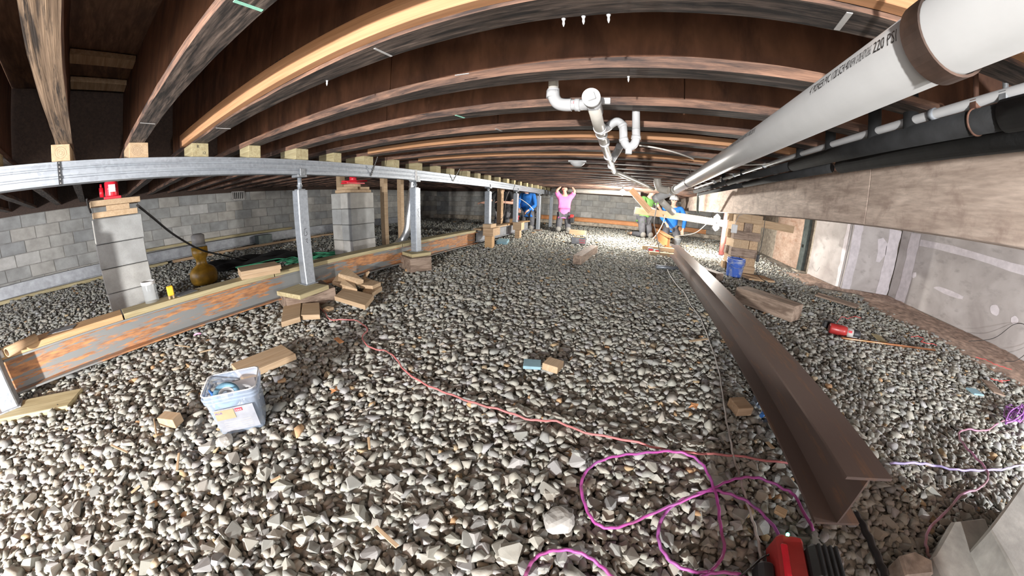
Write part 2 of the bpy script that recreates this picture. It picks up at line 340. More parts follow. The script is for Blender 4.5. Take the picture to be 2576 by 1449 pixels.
for d0, d1, s, rad in zones:
    p = grid(-8.0, 4.3, -1.6, 10.75, s); d = np.hypot(p[:, 0], p[:, 1]); az = np.degrees(np.arctan2(p[:, 0], p[:, 1]))
    keep = (d >= d0) & (d < d1) & (d > 0.22) & ((d < 2.8) | ((az > -112) & (az < 72))) & (p[:, 0] < np.where(p[:, 1] < 5.0, 4.05, 3.4) - 0.45 * rng.random(len(p)))
    p = p[keep]; n = len(p)
    R0 = rad * np.exp(rng.normal(0, 0.30, n)); R0 = np.clip(R0, rad * 0.55, rad * 2.0)
    ax = np.stack([R0 * rng.uniform(1.0, 1.35, n), R0 * rng.uniform(0.75, 1.0, n), R0 * rng.uniform(0.45, 0.75, n)], 1)
    rz = rng.uniform(0, 2 * np.pi, n); tilt = np.abs(rng.normal(0, 0.30, n)); ta = rng.uniform(0, 2 * np.pi, n)
    z = -0.03 + np.maximum(0, (p[:, 1] - 4.5) * 0.0222) + ax[:, 2] * 0.7 + rng.uniform(-0.006, 0.012, n) + 0.012 * np.sin(p[:, 0] * 4.1 + 1.3) * np.sin(p[:, 1] * 3.3)
    tone = rng.random(n)
    cz, sz = np.cos(rz), np.sin(rz); Rz = np.zeros((n, 3, 3)); Rz[:, 0, 0] = cz; Rz[:, 0, 1] = -sz; Rz[:, 1, 0] = sz; Rz[:, 1, 1] = cz; Rz[:, 2, 2] = 1
    k = np.stack([np.cos(ta), np.sin(ta), np.zeros(n)], 1); K = np.zeros((n, 3, 3)); K[:, 0, 2] = k[:, 1]; K[:, 1, 2] = -k[:, 0]; K[:, 2, 0] = -k[:, 1]; K[:, 2, 1] = k[:, 0]
    Rt = np.eye(3)[None] + np.sin(tilt)[:, None, None] * K + (1 - np.cos(tilt))[:, None, None] * (K @ K)
    A = (Rt @ Rz) * ax[:, None, :]
    batches.append((np.c_[p, z], A, tone, d0 < 3, R0))
pos0, A0, tone0, _, R00 = batches[0]
dist = np.linalg.norm(pos0 - np.array([0, 0, CZ]), axis=1); dirs = (pos0 - np.array([0, 0, CZ])) / dist[:, None]
cd = dirs @ RC; th = np.arccos(np.clip(cd[:, 1], -1, 1)); rr = 2 * FPX * np.tan(th / 2); ss = np.hypot(cd[:, 0], cd[:, 2])
sx, sy = 1288 + cd[:, 0] / ss * rr, 724.5 - cd[:, 2] / ss * rr
score = np.where((sx > 10) & (sx < 2566) & (sy < 1440) & (sy > 0), R00 / dist / np.cos(th / 2) ** 2, 0)
pick = np.argsort(-score)[:300]; mask = np.ones(len(pos0), bool); mask[pick] = False
def stone_mesh(name, groups):
    VV, FF, TT, off = [], [], [], 0
    for pos, A, tone, near in groups:
        var = near_var if near else far_var; which = rng.integers(0, len(var), len(pos))
        for i, (V, F) in enumerate(var):
            s = which == i; n = int(s.sum())
            if not n: continue
            P = np.einsum('nij,vj->nvi', A[s], V) + pos[s][:, None, :]
            VV.append(P.reshape(-1, 3)); TT.append(np.repeat(tone[s], len(V)))
            FF.append((F[None] + (off + np.arange(n) * len(V))[:, None, None]).reshape(-1, 3)); off += n * len(V)
    V, F, T = np.concatenate(VV), np.concatenate(FF), np.concatenate(TT); me = bpy.data.meshes.new(name)
    me.vertices.add(len(V)); me.vertices.foreach_set('co', V.astype(np.float32).ravel())
    me.loops.add(len(F) * 3); me.loops.foreach_set('vertex_index', F.astype(np.int32).ravel())
    me.polygons.add(len(F)); me.polygons.foreach_set('loop_start', np.arange(0, len(F) * 3, 3, dtype=np.int32))
    me.attributes.new('tone', 'FLOAT', 'POINT').data.foreach_set('value', T.astype(np.float32)); me.update(); me.validate()
    me.materials.append(M['stone']); return me
gr = link('gravel', stone_mesh('gravel', [(pos0[mask], A0[mask], tone0[mask], True)] + [b[:4] for b in batches[1:]]), floor); gr['kind'] = 'stuff'
gr['label'] = 'grey crushed stone spread over the whole crawl space floor'
smesh = []
for i in range(28):
    V, F = near_var[i % 16]; me = bpy.data.meshes.new('stone'); me.from_pydata(V.tolist(), [], F.tolist())
    me.attributes.new('tone', 'FLOAT', 'POINT').data.foreach_set('value', np.full(len(V), rng.random(), np.float32)); me.materials.append(M['stone']); smesh.append(me)
for i in pick:
    o = bpy.data.objects.new('stone', smesh[int(rng.integers(0, 28))]); COL.objects.link(o); o.parent = floor
    Mx = Matrix([list(A0[i][r]) + [pos0[i][r]] for r in range(3)] + [[0, 0, 0, 1]]); o.matrix_local = Mx

# concrete block walls: every block is a part
bm = NB(); box(bm, (0, 0, 0), (0.397, 0.10, 0.194), bev=0.006); ME_BLOCK = mesh_of(bm, 'block', M['cmu'])
bm = NB(); box(bm, (0, 0, 0), (0.192, 0.10, 0.194), bev=0.006); ME_HALF = mesh_of(bm, 'block_half', M['cmu'])
CY = 0.203
def block_wall(name, along, face, a0, a1, ztop, ncourse, skip=None):
    th = 0.2
    bm = NB(); c = (a0 + a1) / 2; L = a1 - a0; hh = ncourse * CY
    if along == 'y': box(bm, (face - th / 2 - 0.008, c, ztop - hh / 2), (th, L, hh))
    else: box(bm, (c, face + th / 2 + 0.008, ztop - hh / 2), (L + (0.6 if name == 'wall_far' else 0), th, hh))
    w = struct(name, bm, M['mortar'])
    for r in range(ncourse):
        z = ztop - CY * (r + 0.5); a = a0 + (0.2032 if r % 2 else 0.0) - 0.2
        while a < a1 - 0.2:
            m = a + 0.2032; off = random.uniform(-0.0025, 0.0025)
            if not (skip and skip(m, z)):
                if along == 'y': link('block', ME_BLOCK, w, (face - 0.05 + off, m, z), (0, 0, math.pi / 2 + random.choice((0, math.pi))))
                else: link('block', ME_BLOCK, w, (m, face + 0.05 + off, z), (0, 0, random.choice((0, math.pi))))
            a += 0.4064
    return w
WL, WF = -7.95, 11.0
wl = block_wall('wall_left', 'y', WL, -3.4, 11.0, 1.26, 7)
wf = block_wall('wall_far', 'x', WF, -7.95, 4.0, 1.245, 5)
bm = NB(); box(bm, (-1.8, 10.93, 0.06), (12.6, 0.30, 0.46), bev=0.02); o = obj('footing', bm, M['footing'], wf); o['label'] = 'tan concrete footing along the far block wall'
bm = NB(); box(bm, (-1.5, 11.12, 1.55), (13.4, 0.2, 0.75)); o = obj('rim_board', bm, M['darkheader'], wf); o['label'] = 'dark timber rim above the far blocks'
bm = NB(); box(bm, (-8.07, 3.8, 1.58), (0.2, 15, 0.66)); o = obj('rim_board', bm, M['darkheader'], wl); o['label'] = 'dark timber rim above the left blocks'
# louvred vent in the left wall
c = at_x(600, 492, WL + 0.03); v = empty('wall_vent', 'small grey cast vent set high in the left block wall', 'vent', c)
bm = NB()
for s in (-1, 1): box(bm, (0, s * 0.15, 0), (0.03, 0.02, 0.18)); box(bm, (0, 0, s * 0.085), (0.03, 0.31, 0.02))
obj('vent_frame', bm, M['grey'], v)
bm = NB(); box(bm, (-0.012, 0, 0), (0.01, 0.29, 0.17)); obj('vent_back', bm, M['netblack'], v)
for k in range(6):
    bm = NB(); box(bm, (0, -0.115 + 0.046 * k, 0), (0.022, 0.016, 0.16)); obj('vent_bar', bm, M['grey'], v)

# right side: plaster panels, a jog, the panel beyond the dark column
def wall_panel(name, p0, p1, z0, z1, mat, parent, th=0.03):
    p0, p1 = Vector((*p0, 0)), Vector((*p1, 0)); d = p1 - p0; bm = NB(); box(bm, (0, 0, 0), (d.length - 0.006, th, z1 - z0), bev=0.003)
    c = (p0 + p1) / 2; return obj(name, bm, mat, parent, (c.x, c.y, (z0 + z1) / 2), (0, 0, math.atan2(d.y, d.x)))
bm = NB(); box(bm, (4.90, 2.1, 0.95), (0.2, 6.9, 1.95)); wr = struct('wall_right', bm, M['footing'])
bm = NB(); box(bm, (4.40, 5.42, 0.95), (1.15, 0.2, 1.95)); wj = struct('wall_jog', bm, M['footing'])
bm = NB(); box(bm, (3.86, 8.3, 0.95), (0.2, 5.5, 1.95)); wrf = struct('wall_right_far', bm, M['footing'])
for a, b in ((-1.2, 1.22), (1.22, 5.0), (5.0, 5.27)): wall_panel('plaster_panel', (4.765, a), (4.765, b), 0.03, 1.9, M['drywall'], wr)
for a, b in ((3.74, 4.72),): wall_panel('plaster_panel', (a, 5.29), (b, 5.29), 0.03, 1.9, M['drywall'], wj)
for a, b, m in ((5.31, 6.46, 'drywall'), (6.95, 8.3, 'osb'), (8.3, 10.9, 'footing')): wall_panel('plaster_panel', (3.735, a), (3.735, b), 0.03, 1.9, M[m], wrf)
# bands of joint compound on the panels
def smear(parent, pts, n, th=0.004, name='compound_patch'):
    bm = NB(); P = [Vector(p) for p in pts]; nn = Vector(n)
    A = [bm.verts.new(p + nn * th) for p in P]; B = [bm.verts.new(p) for p in P]; bm.faces.new(A)
    for k in range(len(P)): bm.faces.new((A[k], B[k], B[(k + 1) % len(P)], A[(k + 1) % len(P)]))
    bmesh.ops.recalc_face_normals(bm, faces=bm.faces); return obj(name, bm, M['compound'], parent)
XR = 4.749
def ribbon(parent, A, B, n):
    bm = NB(); nn = Vector(n) * .004; a = [bm.verts.new(Vector(p) + nn) for p in A]; b = [bm.verts.new(Vector(p) + nn) for p in B]
    for i in range(len(a) - 1): bm.faces.new((a[i], a[i + 1], b[i + 1], b[i]))
    bm.normal_update()
    for f in bm.faces[:]:
        if f.normal.dot(nn) < 0: f.normal_flip()
    return obj('compound_band', bm, M['compound'], parent)
def blob(cx_px, r1, r2, ang, x=XR):
    c = at_x(*cx_px, x); out = []
    for k in range(14):
        a = 2 * math.pi * k / 14; u, w = r1 * math.cos(a) * random.uniform(.85, 1.1), r2 * math.sin(a) * random.uniform(.8, 1.15)
        out.append(c + Vector((0, u * math.cos(ang) - w * math.sin(ang), u * math.sin(ang) + w * math.cos(ang))))
    return out
for px, r1, r2, an in (((2385, 735), 0.30, 0.035, 0.02), ((2300, 692), 0.045, 0.05, 0.3), ((2503, 780), 0.075, 0.055, 0.5), ((2553, 805), 0.05, 0.045, 0.2)):
    smear(wr, blob(px, r1, r2, an), (-1, 0, 0))
def band(parent, x, y0, y1, z0, z1, n=(-1, 0, 0), nseg=14):
    top, bot = [], []
    for k in range(nseg + 1):
        y = y0 + (y1 - y0) * k / nseg; dz = .19 * k / nseg; top.append((x, y, z1 + dz + random.uniform(-.012, .012))); bot.append((x, y, z0 + dz + random.uniform(-.012, .012)))
    ribbon(parent, top, bot, n)
band(wr, XR, 0.3, 4.82, 0.78, 0.88)
for y in (4.93, ):
    L = [(XR, y - 0.10 + random.uniform(-.012, .012), 0.04 + 0.1 * k) for k in range(12)]; R = [(XR, y + 0.13 + random.uniform(-.012, .012), 0.04 + 0.1 * k) for k in range(12)]
    ribbon(wr, L, R, (-1, 0, 0))
YJ = 5.274
def jband(x0, x1):
    L = [(x0 + random.uniform(-.012, .012), YJ, 0.04 + 0.1 * k) for k in range(12)]; R = [(x1 + random.uniform(-.012, .012), YJ, 0.04 + 0.1 * k) for k in range(12)]
    ribbon(wj, L, R, (0, -1, 0))
jband(3.75, 3.93); jband(4.48, 4.73)
smear(wj, [at_y(*p, YJ) for p in ((2208, 602), (2222, 598), (2232, 612), (2228, 640), (2212, 660), (2203, 658), (2208, 635))], (0, -1, 0))
L = [(3.719, 5.33, 0.04 + 0.1 * k) for k in range(12)]; R = [(3.719, 5.43 + random.uniform(-.02, .02), 0.04 + 0.1 * k) for k in range(12)]
ribbon(wrf, L, R, (-1, 0, 0))
# white half-moon stroke on the first far panel
bm = NB(); tube(bm, [at_x(*p, 3.718) for p in ((2043, 669), (2048, 681), (2055, 682), (2062, 672))], 0.006, 6); obj('chalk_mark', bm, M['chalk'], wrf)

# unseen stub of block wall added behind the camera to shade the lower right
ws = block_wall('wall_shadow_caster', 'x', -0.62, 0.30, 0.62, 0.47, 3)

# ------------------------------------------------------------------ floor joists: flanges with plywood webs
XA, XB, JW, JP = -3.40, 2.30, 0.089, 0.4064
jy = lambda k: 0.297 + JP * (k - 1)
def flange_mesh(L, seed, name='bottom_flange'):
    r = random.Random(seed); bm = NB(); n = 40; prof = [(-JW / 2, 0.0), (JW / 2, 0.0), (JW / 2, 0.038), (-JW / 2, 0.038)]; rings = []
    wob = lambda i, a, p: a * math.sin(i * 0.55 + p) + r.uniform(-0.0012, 0.0012)
    ph = [r.uniform(0, 6) for _ in range(4)]
    for i in range(n + 1):
        rings.append([bm.verts.new((-L / 2 + L * i / n, y + wob(i, 0.0018, ph[q]), z + wob(i, 0.0015, ph[q] + 2))) for q, (y, z) in enumerate(prof)])
    for A, B in zip(rings[:-1], rings[1:]):
        for q in range(4):
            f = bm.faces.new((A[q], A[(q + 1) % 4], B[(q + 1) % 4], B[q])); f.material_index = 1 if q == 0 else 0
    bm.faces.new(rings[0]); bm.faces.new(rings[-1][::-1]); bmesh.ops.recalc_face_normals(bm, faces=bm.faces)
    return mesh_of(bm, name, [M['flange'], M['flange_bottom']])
FL = [flange_mesh(XB - XA, s) for s in range(5)]
M['crackwood'] = wood('cracked_old_wood', (0.10, 0.06, 0.035), (0.48, 0.33, 0.22), st=(0.7, 30, 30), mold=(0.03, 0.02, 0.015), mold_t=(0.5, 0.6), mold_s=(0.8, 14, 14), bump=0.9)
FL0 = flange_mesh(XB - XA, 9); FL0.materials[1] = M['crackwood']
FLL = flange_mesh(XA - 0.2 - WL, 77)
webm = {}
def web(L):
    k = round(L, 3)
    if k not in webm:
        bm = NB(); box(bm, (0, 0, 0), (L - 0.005, 0.013, SUB - H - 0.04)); webm[k] = mesh_of(bm, 'web_panel', M['web'])
    return webm[k]
ORD = ['zeroth', 'first', 'second', 'third', 'fourth', 'fifth', 'sixth', 'seventh', 'eighth', 'ninth', 'tenth']
JLAB = {-1: 'joist whose end shows at the far left edge of the frame', 0: 'leftmost cracked joist running straight overhead, strapped to the steel beam',
        1: 'second joist from the left, with a green chalk line across its mouldy underside', 2: 'nearest joist with a bright new pine strip along its flange',
        3: 'joist just in front of the sink waste riser, with a pale flange edge', 4: 'joist behind the drain cleanout plug',
        5: 'joist between the cleanout plug and the drain trap', 6: 'joist passing above the drain trap, with a new pine strip',
        7: 'dark joist just beyond the drain trap', 8: 'joist with a thin new pine strip, two beyond the drain trap'}
seams = {1: [-2.4, -0.3], 2: [-1.45, 0.95], 3: [-1.08, 1.6], 4: [-1.5, 0.2], 5: [-0.9, 1.3], 6: [-1.8, 0.6], 0: [-1.9, 0.5]}
joists = {}
for k in range(-1, 27):
    y = jy(k); lab = JLAB.get(k, 'dark plywood-web floor joist in the far rows towards the lit back wall'); xm = (XA + XB) / 2
    t = empty('floor_joist', lab, 'joist', (xm, y, H), 0, 'floor joists of the main bay'); joists[k] = t
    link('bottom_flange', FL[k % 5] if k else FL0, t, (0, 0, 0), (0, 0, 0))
    cuts = [XA] + seams.get(k, []) + [XB]
    for a, b in zip(cuts[:-1], cuts[1:]): link('web_panel', web(b - a), t, ((a + b) / 2 - xm, 0, 0.038 + (SUB - H - 0.04) / 2))
    if k in (2, 6, 8):
        bm = NB(); hh = 0.085 if k == 2 else 0.05; x1 = XB - 0.02 if k != 8 else 0.8; x0 = XA + (0.6 if k == 2 else 0.9)
        box(bm, ((x0 + x1) / 2 - xm, -0.045 - 0.017, 0.012 + hh / 2), (x1 - x0, 0.034, hh), bev=0.002); o = obj('pine_strip', bm, M['sister'], t); o['label'] = 'new orange pine strip'
for k in range(-3, 27, 1):
    t = empty('floor_joist', 'dark joist in the unlit bay between the piers and the left block wall', 'joist', ((XA - 0.2 + WL) / 2, jy(k), H), 0, 'floor joists of the left bay')
    link('bottom_flange', FLL, t); link('web_panel', web(XA - 0.2 - WL), t, (0, 0, 0.038 + (SUB - H - 0.04) / 2))
def stroke(k, a, b, w, mat, name='chalk_mark'):
    p, q = at_z(*a, H - 0.002), at_z(*b, H - 0.002); bm = NB(); c = (p + q) / 2; d = q - p
    box(bm, (0, 0, 0), (d.length, w, 0.002)); t = joists[k]; o = obj(name, bm, M[mat], t, c - t.location, (0, 0, math.atan2(d.y, d.x)))
    o['label'] = 'green chalk line' if 'green' in mat else 'white chalk line'
stroke(1, (588, 2), (660, 27), 0.010, 'chalkgreen'); stroke(1, (353, 309), (390, 312), 0.006, 'chalk'); stroke(2, (543, 322), (580, 324), 0.006, 'chalk')
stroke(2, (942, 122), (985, 142), 0.008, 'chalk'); stroke(4, (1146, 290), (1168, 297), 0.012, 'chalkgreen'); stroke(2, (2105, 75), (2138, 32), 0.014, 'chalk')
stroke(5, (1247, 324), (1262, 330), 0.014, 'chalk'); stroke(3, (1145, 190), (1180, 185), 0.005, 'chalk')
for k, px in ((2, (1418, 48)), (2, (1468, 42)), (2, (1531, 38)), (3, (1581, 192)), (3, (823, 202))):
    p = at_z(*px, H); bm = NB(); lathe(bm, [(0.001, -0.022), (0.0035, -0.014), (0.003, -0.006), (0.006, 0.0)], 8)
    t = joists[k]; o = obj('drip', bm, M['white'], t, p - t.location); o['label'] = 'hardened white drip'

# girders
gr_ = empty('girder', 'deep plywood-faced girder behind the black pipes on the right', 'girder', (1.53, 4.9, 0.963))
for a, b in ((-2.0, 2.05), (2.05, 5.9), (5.9, 8.4), (8.4, 10.95)):
    bm = NB(); box(bm, (0.02, (a + b) / 2 - 4.9, 0.185), (0.04, b - a - 0.006, 0.368), bev=0.002); o = obj('face_panel', bm, M['girder'], gr_)
bm = NB(); box(bm, (0.10, -0.4, 0.185), (0.12, 12.8, 0.366)); obj('core', bm, M['oldtimber'], gr_)
gl_ = empty('girder', 'dark girder on jacks above the concrete block piers', 'girder', (-3.5, 4, 1.30))
bm = NB(); box(bm, (0, 0, 0.30), (0.18, 14.5, 0.59)); obj('girder_ply', bm, M['darkheader'], gl_)

for a, b, lab in (((172, 137), (335, 175), 'upper pale board under the deck between the two leftmost joists'), ((172, 205), (308, 232), 'lower pale board under the deck between the two leftmost joists')):
    p, q = at_z(*a, 1.86), at_z(*b, 1.86); x0, x1 = min(p.x, q.x), max(p.x, q.x); bm = NB(); box(bm, (0, 0, 0), (x1 - x0, 0.385, 0.036), bev=.002)
    tag(obj('blocking_board', bm, M['crib'], None, ((x0 + x1) / 2, (jy(0) + jy(1)) / 2, 1.88)), lab, 'board')
for k, px, s in ((2, (690, 175), 'DF 3 I B'),):
    y = jy(k) - 0.0075; p = at_y(*px, y); me = text_mesh(s, 0.05, 0.0002); me.materials.append(M['ink']); t = joists[k]; o = link('ink_stamp', me, t, p - t.location, Euler((math.pi / 2, 0, 0))); o['label'] = 'faint black lumber stamp'
# ------------------------------------------------------------------ lumber helpers
def lumber(name, label, cat, size, loc, rot, mat, parent=None, group=None, bev=0.002):
    bm = NB(); box(bm, (0, 0, 0), size, bev=bev); o = obj(name, bm, M[mat] if isinstance(mat, str) else mat, parent, loc, rot)
    if label and not parent: tag(o, label, cat, group)
    elif label: o['label'] = label
    return o
def basis(ex, ey):
    ex = Vector(ex).normalized(); ey = Vector(ey); ey = (ey - ex * ey.dot(ex)).normalized(); ez = ex.cross(ey)
    if ez.z < 0: ey = -ey; ez = -ez
    return Matrix((ex, ey, ez)).transposed()
def slab(name, label, cat, A, B, C, h, ztop, mat, group=None, tilt=None, zB=None, zC=None):
    """box whose top face has corners seen at pixels A, B, C (A-B one edge, B-C the next)"""
    a, b, c = at_z(*A, ztop), at_z(*B, ztop if zB is None else zB), at_z(*C, (ztop if zB is None else zB) if zC is None else zC)
    R = basis(b - a, c - b); ex, ey, ez = R.col[0], R.col[1], R.col[2]
    L = (b - a).length; Wd = abs((c - b).dot(ey)); ctr = a + ex * L / 2 + ey * ((c - b).dot(ey)) / 2 - ez * h / 2
    return lumber(name, label, cat, (L, Wd, h), ctr, R, mat, group=group)
def ibeam(bm, L, hgt, wid, tf=0.011, tw=0.008):
    w, h = wid / 2, hgt / 2
    prism(bm, [(-w, -h), (w, -h), (w, -h + tf), (tw / 2, -h + tf), (tw / 2, h - tf), (w, h - tf), (w, h), (-w, h), (-w, h - tf), (-tw / 2, h - tf), (-tw / 2, -h + tf), (-w, -h + tf)], -L / 2, L / 2)
    return bm
RZ90 = (0, 0, math.pi / 2)
def ibeam_y(name, label, x, y0, y1, z0, z1, h, w, mat, group=None):
    p0, p1 = Vector((x, y0, z0 + h / 2)), Vector((x, y1, z1 + h / 2)); d = p1 - p0
    bm = ibeam(NB(), d.length, h, w); R = basis(d, Vector((-1, 0, 0)))
    return tag(obj(name, bm, M[mat], None, (p0 + p1) / 2, R), label, 'beam', group)

# ------------------------------------------------------------------ galvanised beam under the joists, its blocks and posts
XF = -2.55                                           # front face of posts and beam
gb = empty('steel_beam', 'long bright galvanised steel beam on jack posts carrying the joists', 'beam', (XF - 0.05, 3, 1.12))
hb = 0.122
for y0, y1 in ((-2.2, 3.085), (3.10, 10.3)):
    f = 0.004; pr = [(-0.05, 0), (0.05, 0), (0.05, 0.030), (0.05 - f, 0.034), (0.05 - f, 0.042), (0.05, 0.046), (0.05, 0.076), (0.05 - f, 0.080), (0.05 - f, 0.086), (0.05, 0.090), (0.05, hb), (-0.05, hb)]
    bm = NB(); prism(bm, [(-y, z) for y, z in pr], 0, y1 - y0); obj('beam_length', bm, M['galv'], gb, (0, y0 - 3, 0), RZ90)
bm = NB(); box(bm, (0, 0, hb / 2), (0.112, 0.035, hb + 0.008), bev=0.002); obj('splice_sleeve', bm, M['white'], gb, (0, 0.085, 0))
bt = 1.12 + hb
bl = {0: (0.10, 0.26), 1: (0.115, 0.30), 2: (0.115, 0.22), 3: (0.095, 0.20), 4: (0.125, 0.26), 6: (0.13, 0.30), 7: (0.10, 0.2)}
where = {0: 'leftmost block on the steel beam, behind the hanging black strap', 1: 'block on the steel beam second from the left, with clear growth rings', 2: 'block marked R 12 on the steel beam, under the pine-stripped joist',
         3: 'fourth block from the left on the steel beam', 4: 'wide block with a dark knot, fifth from the left on the steel beam', 5: 'sixth block from left on the steel beam',
         6: 'big double block on the steel beam above the near jack post', 7: 'block on the steel beam left of the splice sleeve', 8: 'block on the steel beam just over the splice sleeve'}
for k in range(-1, 24):
    w, L = bl.get(k, (0.09 + 0.02 * random.random(), 0.2 + 0.1 * random.random())); y = jy(k) + random.uniform(-.015, .015)
    o = lumber('support_block', (('treated wood ' if k == 4 else 'short treated wood ') + where[k]) if k in where else 'short treated wood block between steel beam and joist in the far run', 'block',
               (L, w, H - bt - 0.002), (XF + 0.005 - L / 2 + random.uniform(-.02, .02), y, (H + bt) / 2), (0, 0, random.uniform(-.06, .06)), 'pine' if k in (0, 1) else 'treated', group='blocks on the steel beam')
    if k == 2:
        for s, px, pz, sz in (('R', -0.015, 0.022, 0.03), ('12', 0.022, -0.02, 0.026)):
            me = text_mesh(s, sz, 0.0003); me.materials.append(M['ink']); link('pencil_mark', me, o, (L / 2 + 0.0006, px - 0.01, pz - 0.01), Euler((math.pi / 2, 0, math.pi / 2)))
    if k == 1:
        for r in (0.008, 0.016, 0.024, 0.033):
            bm = NB(); tube(bm, [(L / 2 + 0.0003, r * math.cos(a * 0.3) - 0.01, r * math.sin(a * 0.3) * 0.95) for a in range(22)], 0.0006, 4); obj('growth_ring', bm, M['oldtimber'], o)
    if k == 0:
        for r in (0.010, 0.020, 0.031):
            bm = NB(); tube(bm, [(L / 2 + 0.0003, r * math.cos(a * 0.3), r * math.sin(a * 0.3)) for a in range(22)], 0.0006, 4); obj('growth_ring', bm, M['oldtimber'], o)

def jack_post(y, zb, ztop_tube, label, rot=0.0):
    t = empty('jack_post', label, 'post', (XF - 0.05, y, zb), rot, 'jack posts under the steel beam'); h = ztop_tube - zb; a = 0.050
    bm = NB(); c = 0.007; pr = [(-a + c, -a), (a - c, -a), (a, -a + c), (a, a - c), (a - c, a), (-a + c, a), (-a, a - c), (-a, -a + c)]
    prism(bm, pr, 0.008, h); bmesh.ops.rotate(bm, verts=bm.verts, cent=(0, 0, 0), matrix=Matrix.Rotation(-math.pi / 2, 3, 'Y')); obj('outer_tube', bm, M['galv'], t)
    bm = NB(); box(bm, (0.004, 0, 0.004), (0.125, 0.13, 0.008), bev=0.001); obj('base_plate', bm, M['galv_dull'], t)
    bm = NB(); box(bm, (0, 0, h + 0.006), (0.07, 0.07, 0.012), bev=0.002); obj('collar', bm, M['galv_dull'], t)
    bm = NB(); cyl(bm, (0, 0, h), (0, 0, 1.095 - zb), 0.019, n=12); o = obj('screw_rod', bm, M['galv'], t)
    bm = NB(); cyl(bm, (0, 0, h + 0.03), (0, 0, h + 0.05), 0.028, n=6); obj('rod_nut', bm, M['galv_dull'], o)
    bm = NB(); box(bm, (0, 0, 1.108 - zb), (0.11, 0.09, 0.022), bev=0.002); box(bm, (0.058, 0, 1.14 - zb), (0.006, 0.05, 0.06), bev=0.002); obj('head_bracket', bm, M['galv_dull'], t)
    return t
pa = jack_post(-0.735, 0.02, 0.80, 'galvanised jack post cut by the left edge, on a pale plank')
pb = jack_post(1.535, 0.157, 0.985, 'nearest full galvanised jack post, on a plank over an old timber')
pc = jack_post(3.125, 0.212, 1.02, 'galvanised jack post in front of the foil duct, on a stubby timber')
pd = jack_post(5.205, 0.44, 1.035, 'galvanised jack post on the tall orange crib of blocks')
pe = jack_post(6.62, 0.40, 1.05, 'galvanised jack post beside the worker in a cap')
pf = jack_post(8.40, 0.11, 1.05, 'galvanised jack post standing on gravel left of the pink shirt')
pg = jack_post(9.75, 0.02, 1.06, 'farthest galvanised jack post, right behind the pink shirt')
for p, pts in ((pb, ((0.012, 0.50), (-0.012, 0.49), (-0.014, 0.44), (0.012, 0.445), (0.006, 0.47))), (pb, ((-0.01, 0.40), (0.012, 0.41), (0.0, 0.385), (0.014, 0.37))), (pc, ((0.01, 0.55), (-0.01, 0.53), (0.008, 0.50), (-0.008, 0.47), (0.01, 0.44)))):
    bm = NB(); tube(bm, smooth_path([(0.0503, y, z) for y, z in pts], 4), 0.0016, 4); o = obj('ink_scrawl', bm, M['ink'], p); o['label'] = 'black marker scrawl'

# what the posts stand on
lumber('plank', 'pale yellow plank under the jack post at the left edge', 'plank', (0.62, 0.19, 0.04), (-2.50, -0.62, 0.0), (0, 0, math.radians(62)), 'treated')
slab('plank', 'short treated plank under the nearest full jack post', 'plank', (754, 743), (827, 717), (790, 702), 0.038, 0.156, 'treated')
slab('timber', 'dark weathered timber under the nearest jack post plank', 'timber', (719, 750), (843, 723), (812, 700), 0.15, 0.118, 'oldtimber')
slab('plank', 'small square plank on the stubby timber by the foil duct', 'plank', (1037, 640), (1084, 634), (1070, 626), 0.040, 0.211, 'treated')
slab('timber', 'stubby square timber beside the rusty base beam', 'timber', (1032, 652), (1085, 646), (1070, 632), 0.17, 0.170, 'oldtimber')
lumber('plank', 'square plank on top of the orange crib', 'plank', (0.16, 0.30, 0.07), (-2.57, 5.23, 0.404), (0, 0, 0.1), 'pine')
lumber('timber', 'cross timber in the middle of the orange crib', 'timber', (0.20, 0.36, 0.14), (-2.52, 5.22, 0.298), (0, 0, 0.06), 'crib')
lumber('timber', 'upright orange stub under the crib, with a pale scrawl', 'timber', (0.14, 0.15, 0.23), (-2.50, 5.10, 0.112), (0, 0, 0.1), 'pine_red')
lumber('timber', 'block under the jack post beside the capped worker', 'timber', (0.20, 0.26, 0.17), (-2.53, 6.66, 0.313), (0, 0, 0.1), 'pine')
lumber('timber', 'narrow upright timber under the block beside the capped worker', 'timber', (0.11, 0.16, 0.24), (-2.52, 6.62, 0.108), (0, 0, 0.1), 'crib')
lumber('timber', 'low pad under the post left of the pink shirt', 'timber', (0.2, 0.2, 0.10), (-2.6, 8.40, 0.06), (0, 0, 0), 'oldtimber')
lumber('board', 'dull teal board lying under the crib beam', 'board', (0.22, 0.5, 0.06), (-2.52, 5.75, 0.05), (0, 0, 0.3), 'teal')

# ------------------------------------------------------------------ rusty base beams with planks on top
XBF = -2.68
ibeam_y('base_beam', 'near rusty steel base beam with flaking grey paint along the left posts', XBF - 0.07, -2.2, 4.98, 0.035, 0.085, 0.212, 0.14, 'rust')
ibeam_y('base_beam', 'grey-painted steel base beam beyond the orange crib', XBF - 0.07, 5.05, 7.95, 0.10, 0.14, 0.21, 0.14, 'greybeam')
bz = lambda y: 0.247 + 0.05 * (y + 2.2) / 7.2
def top_plank(y0, y1, mat, label, w=0.17, x=XBF - 0.085, dz=0.0, th=0.038):
    p0, p1 = Vector((x, y0, bz(y0) + th / 2 + dz + .001)), Vector((x, y1, bz(y1) + th / 2 + dz + .001))
    lumber('plank', label, 'plank', ((p1 - p0).length, w, th), (p0 + p1) / 2, basis(p1 - p0, Vector((-1, 0, 0))), mat)
top_plank(-2.0, -0.72, 'treated', 'greenish plank on the base beam at the left edge')
top_plank(-0.70, 0.06, 'pine_red', 'orange grained plank on the base beam left of the block pier')
top_plank(0.07, 1.25, 'treated', 'treated plank on the base beam in front of the block pier')
top_plank(1.26, 2.95, 'treated', 'treated plank on the base beam behind the nearest jack post')
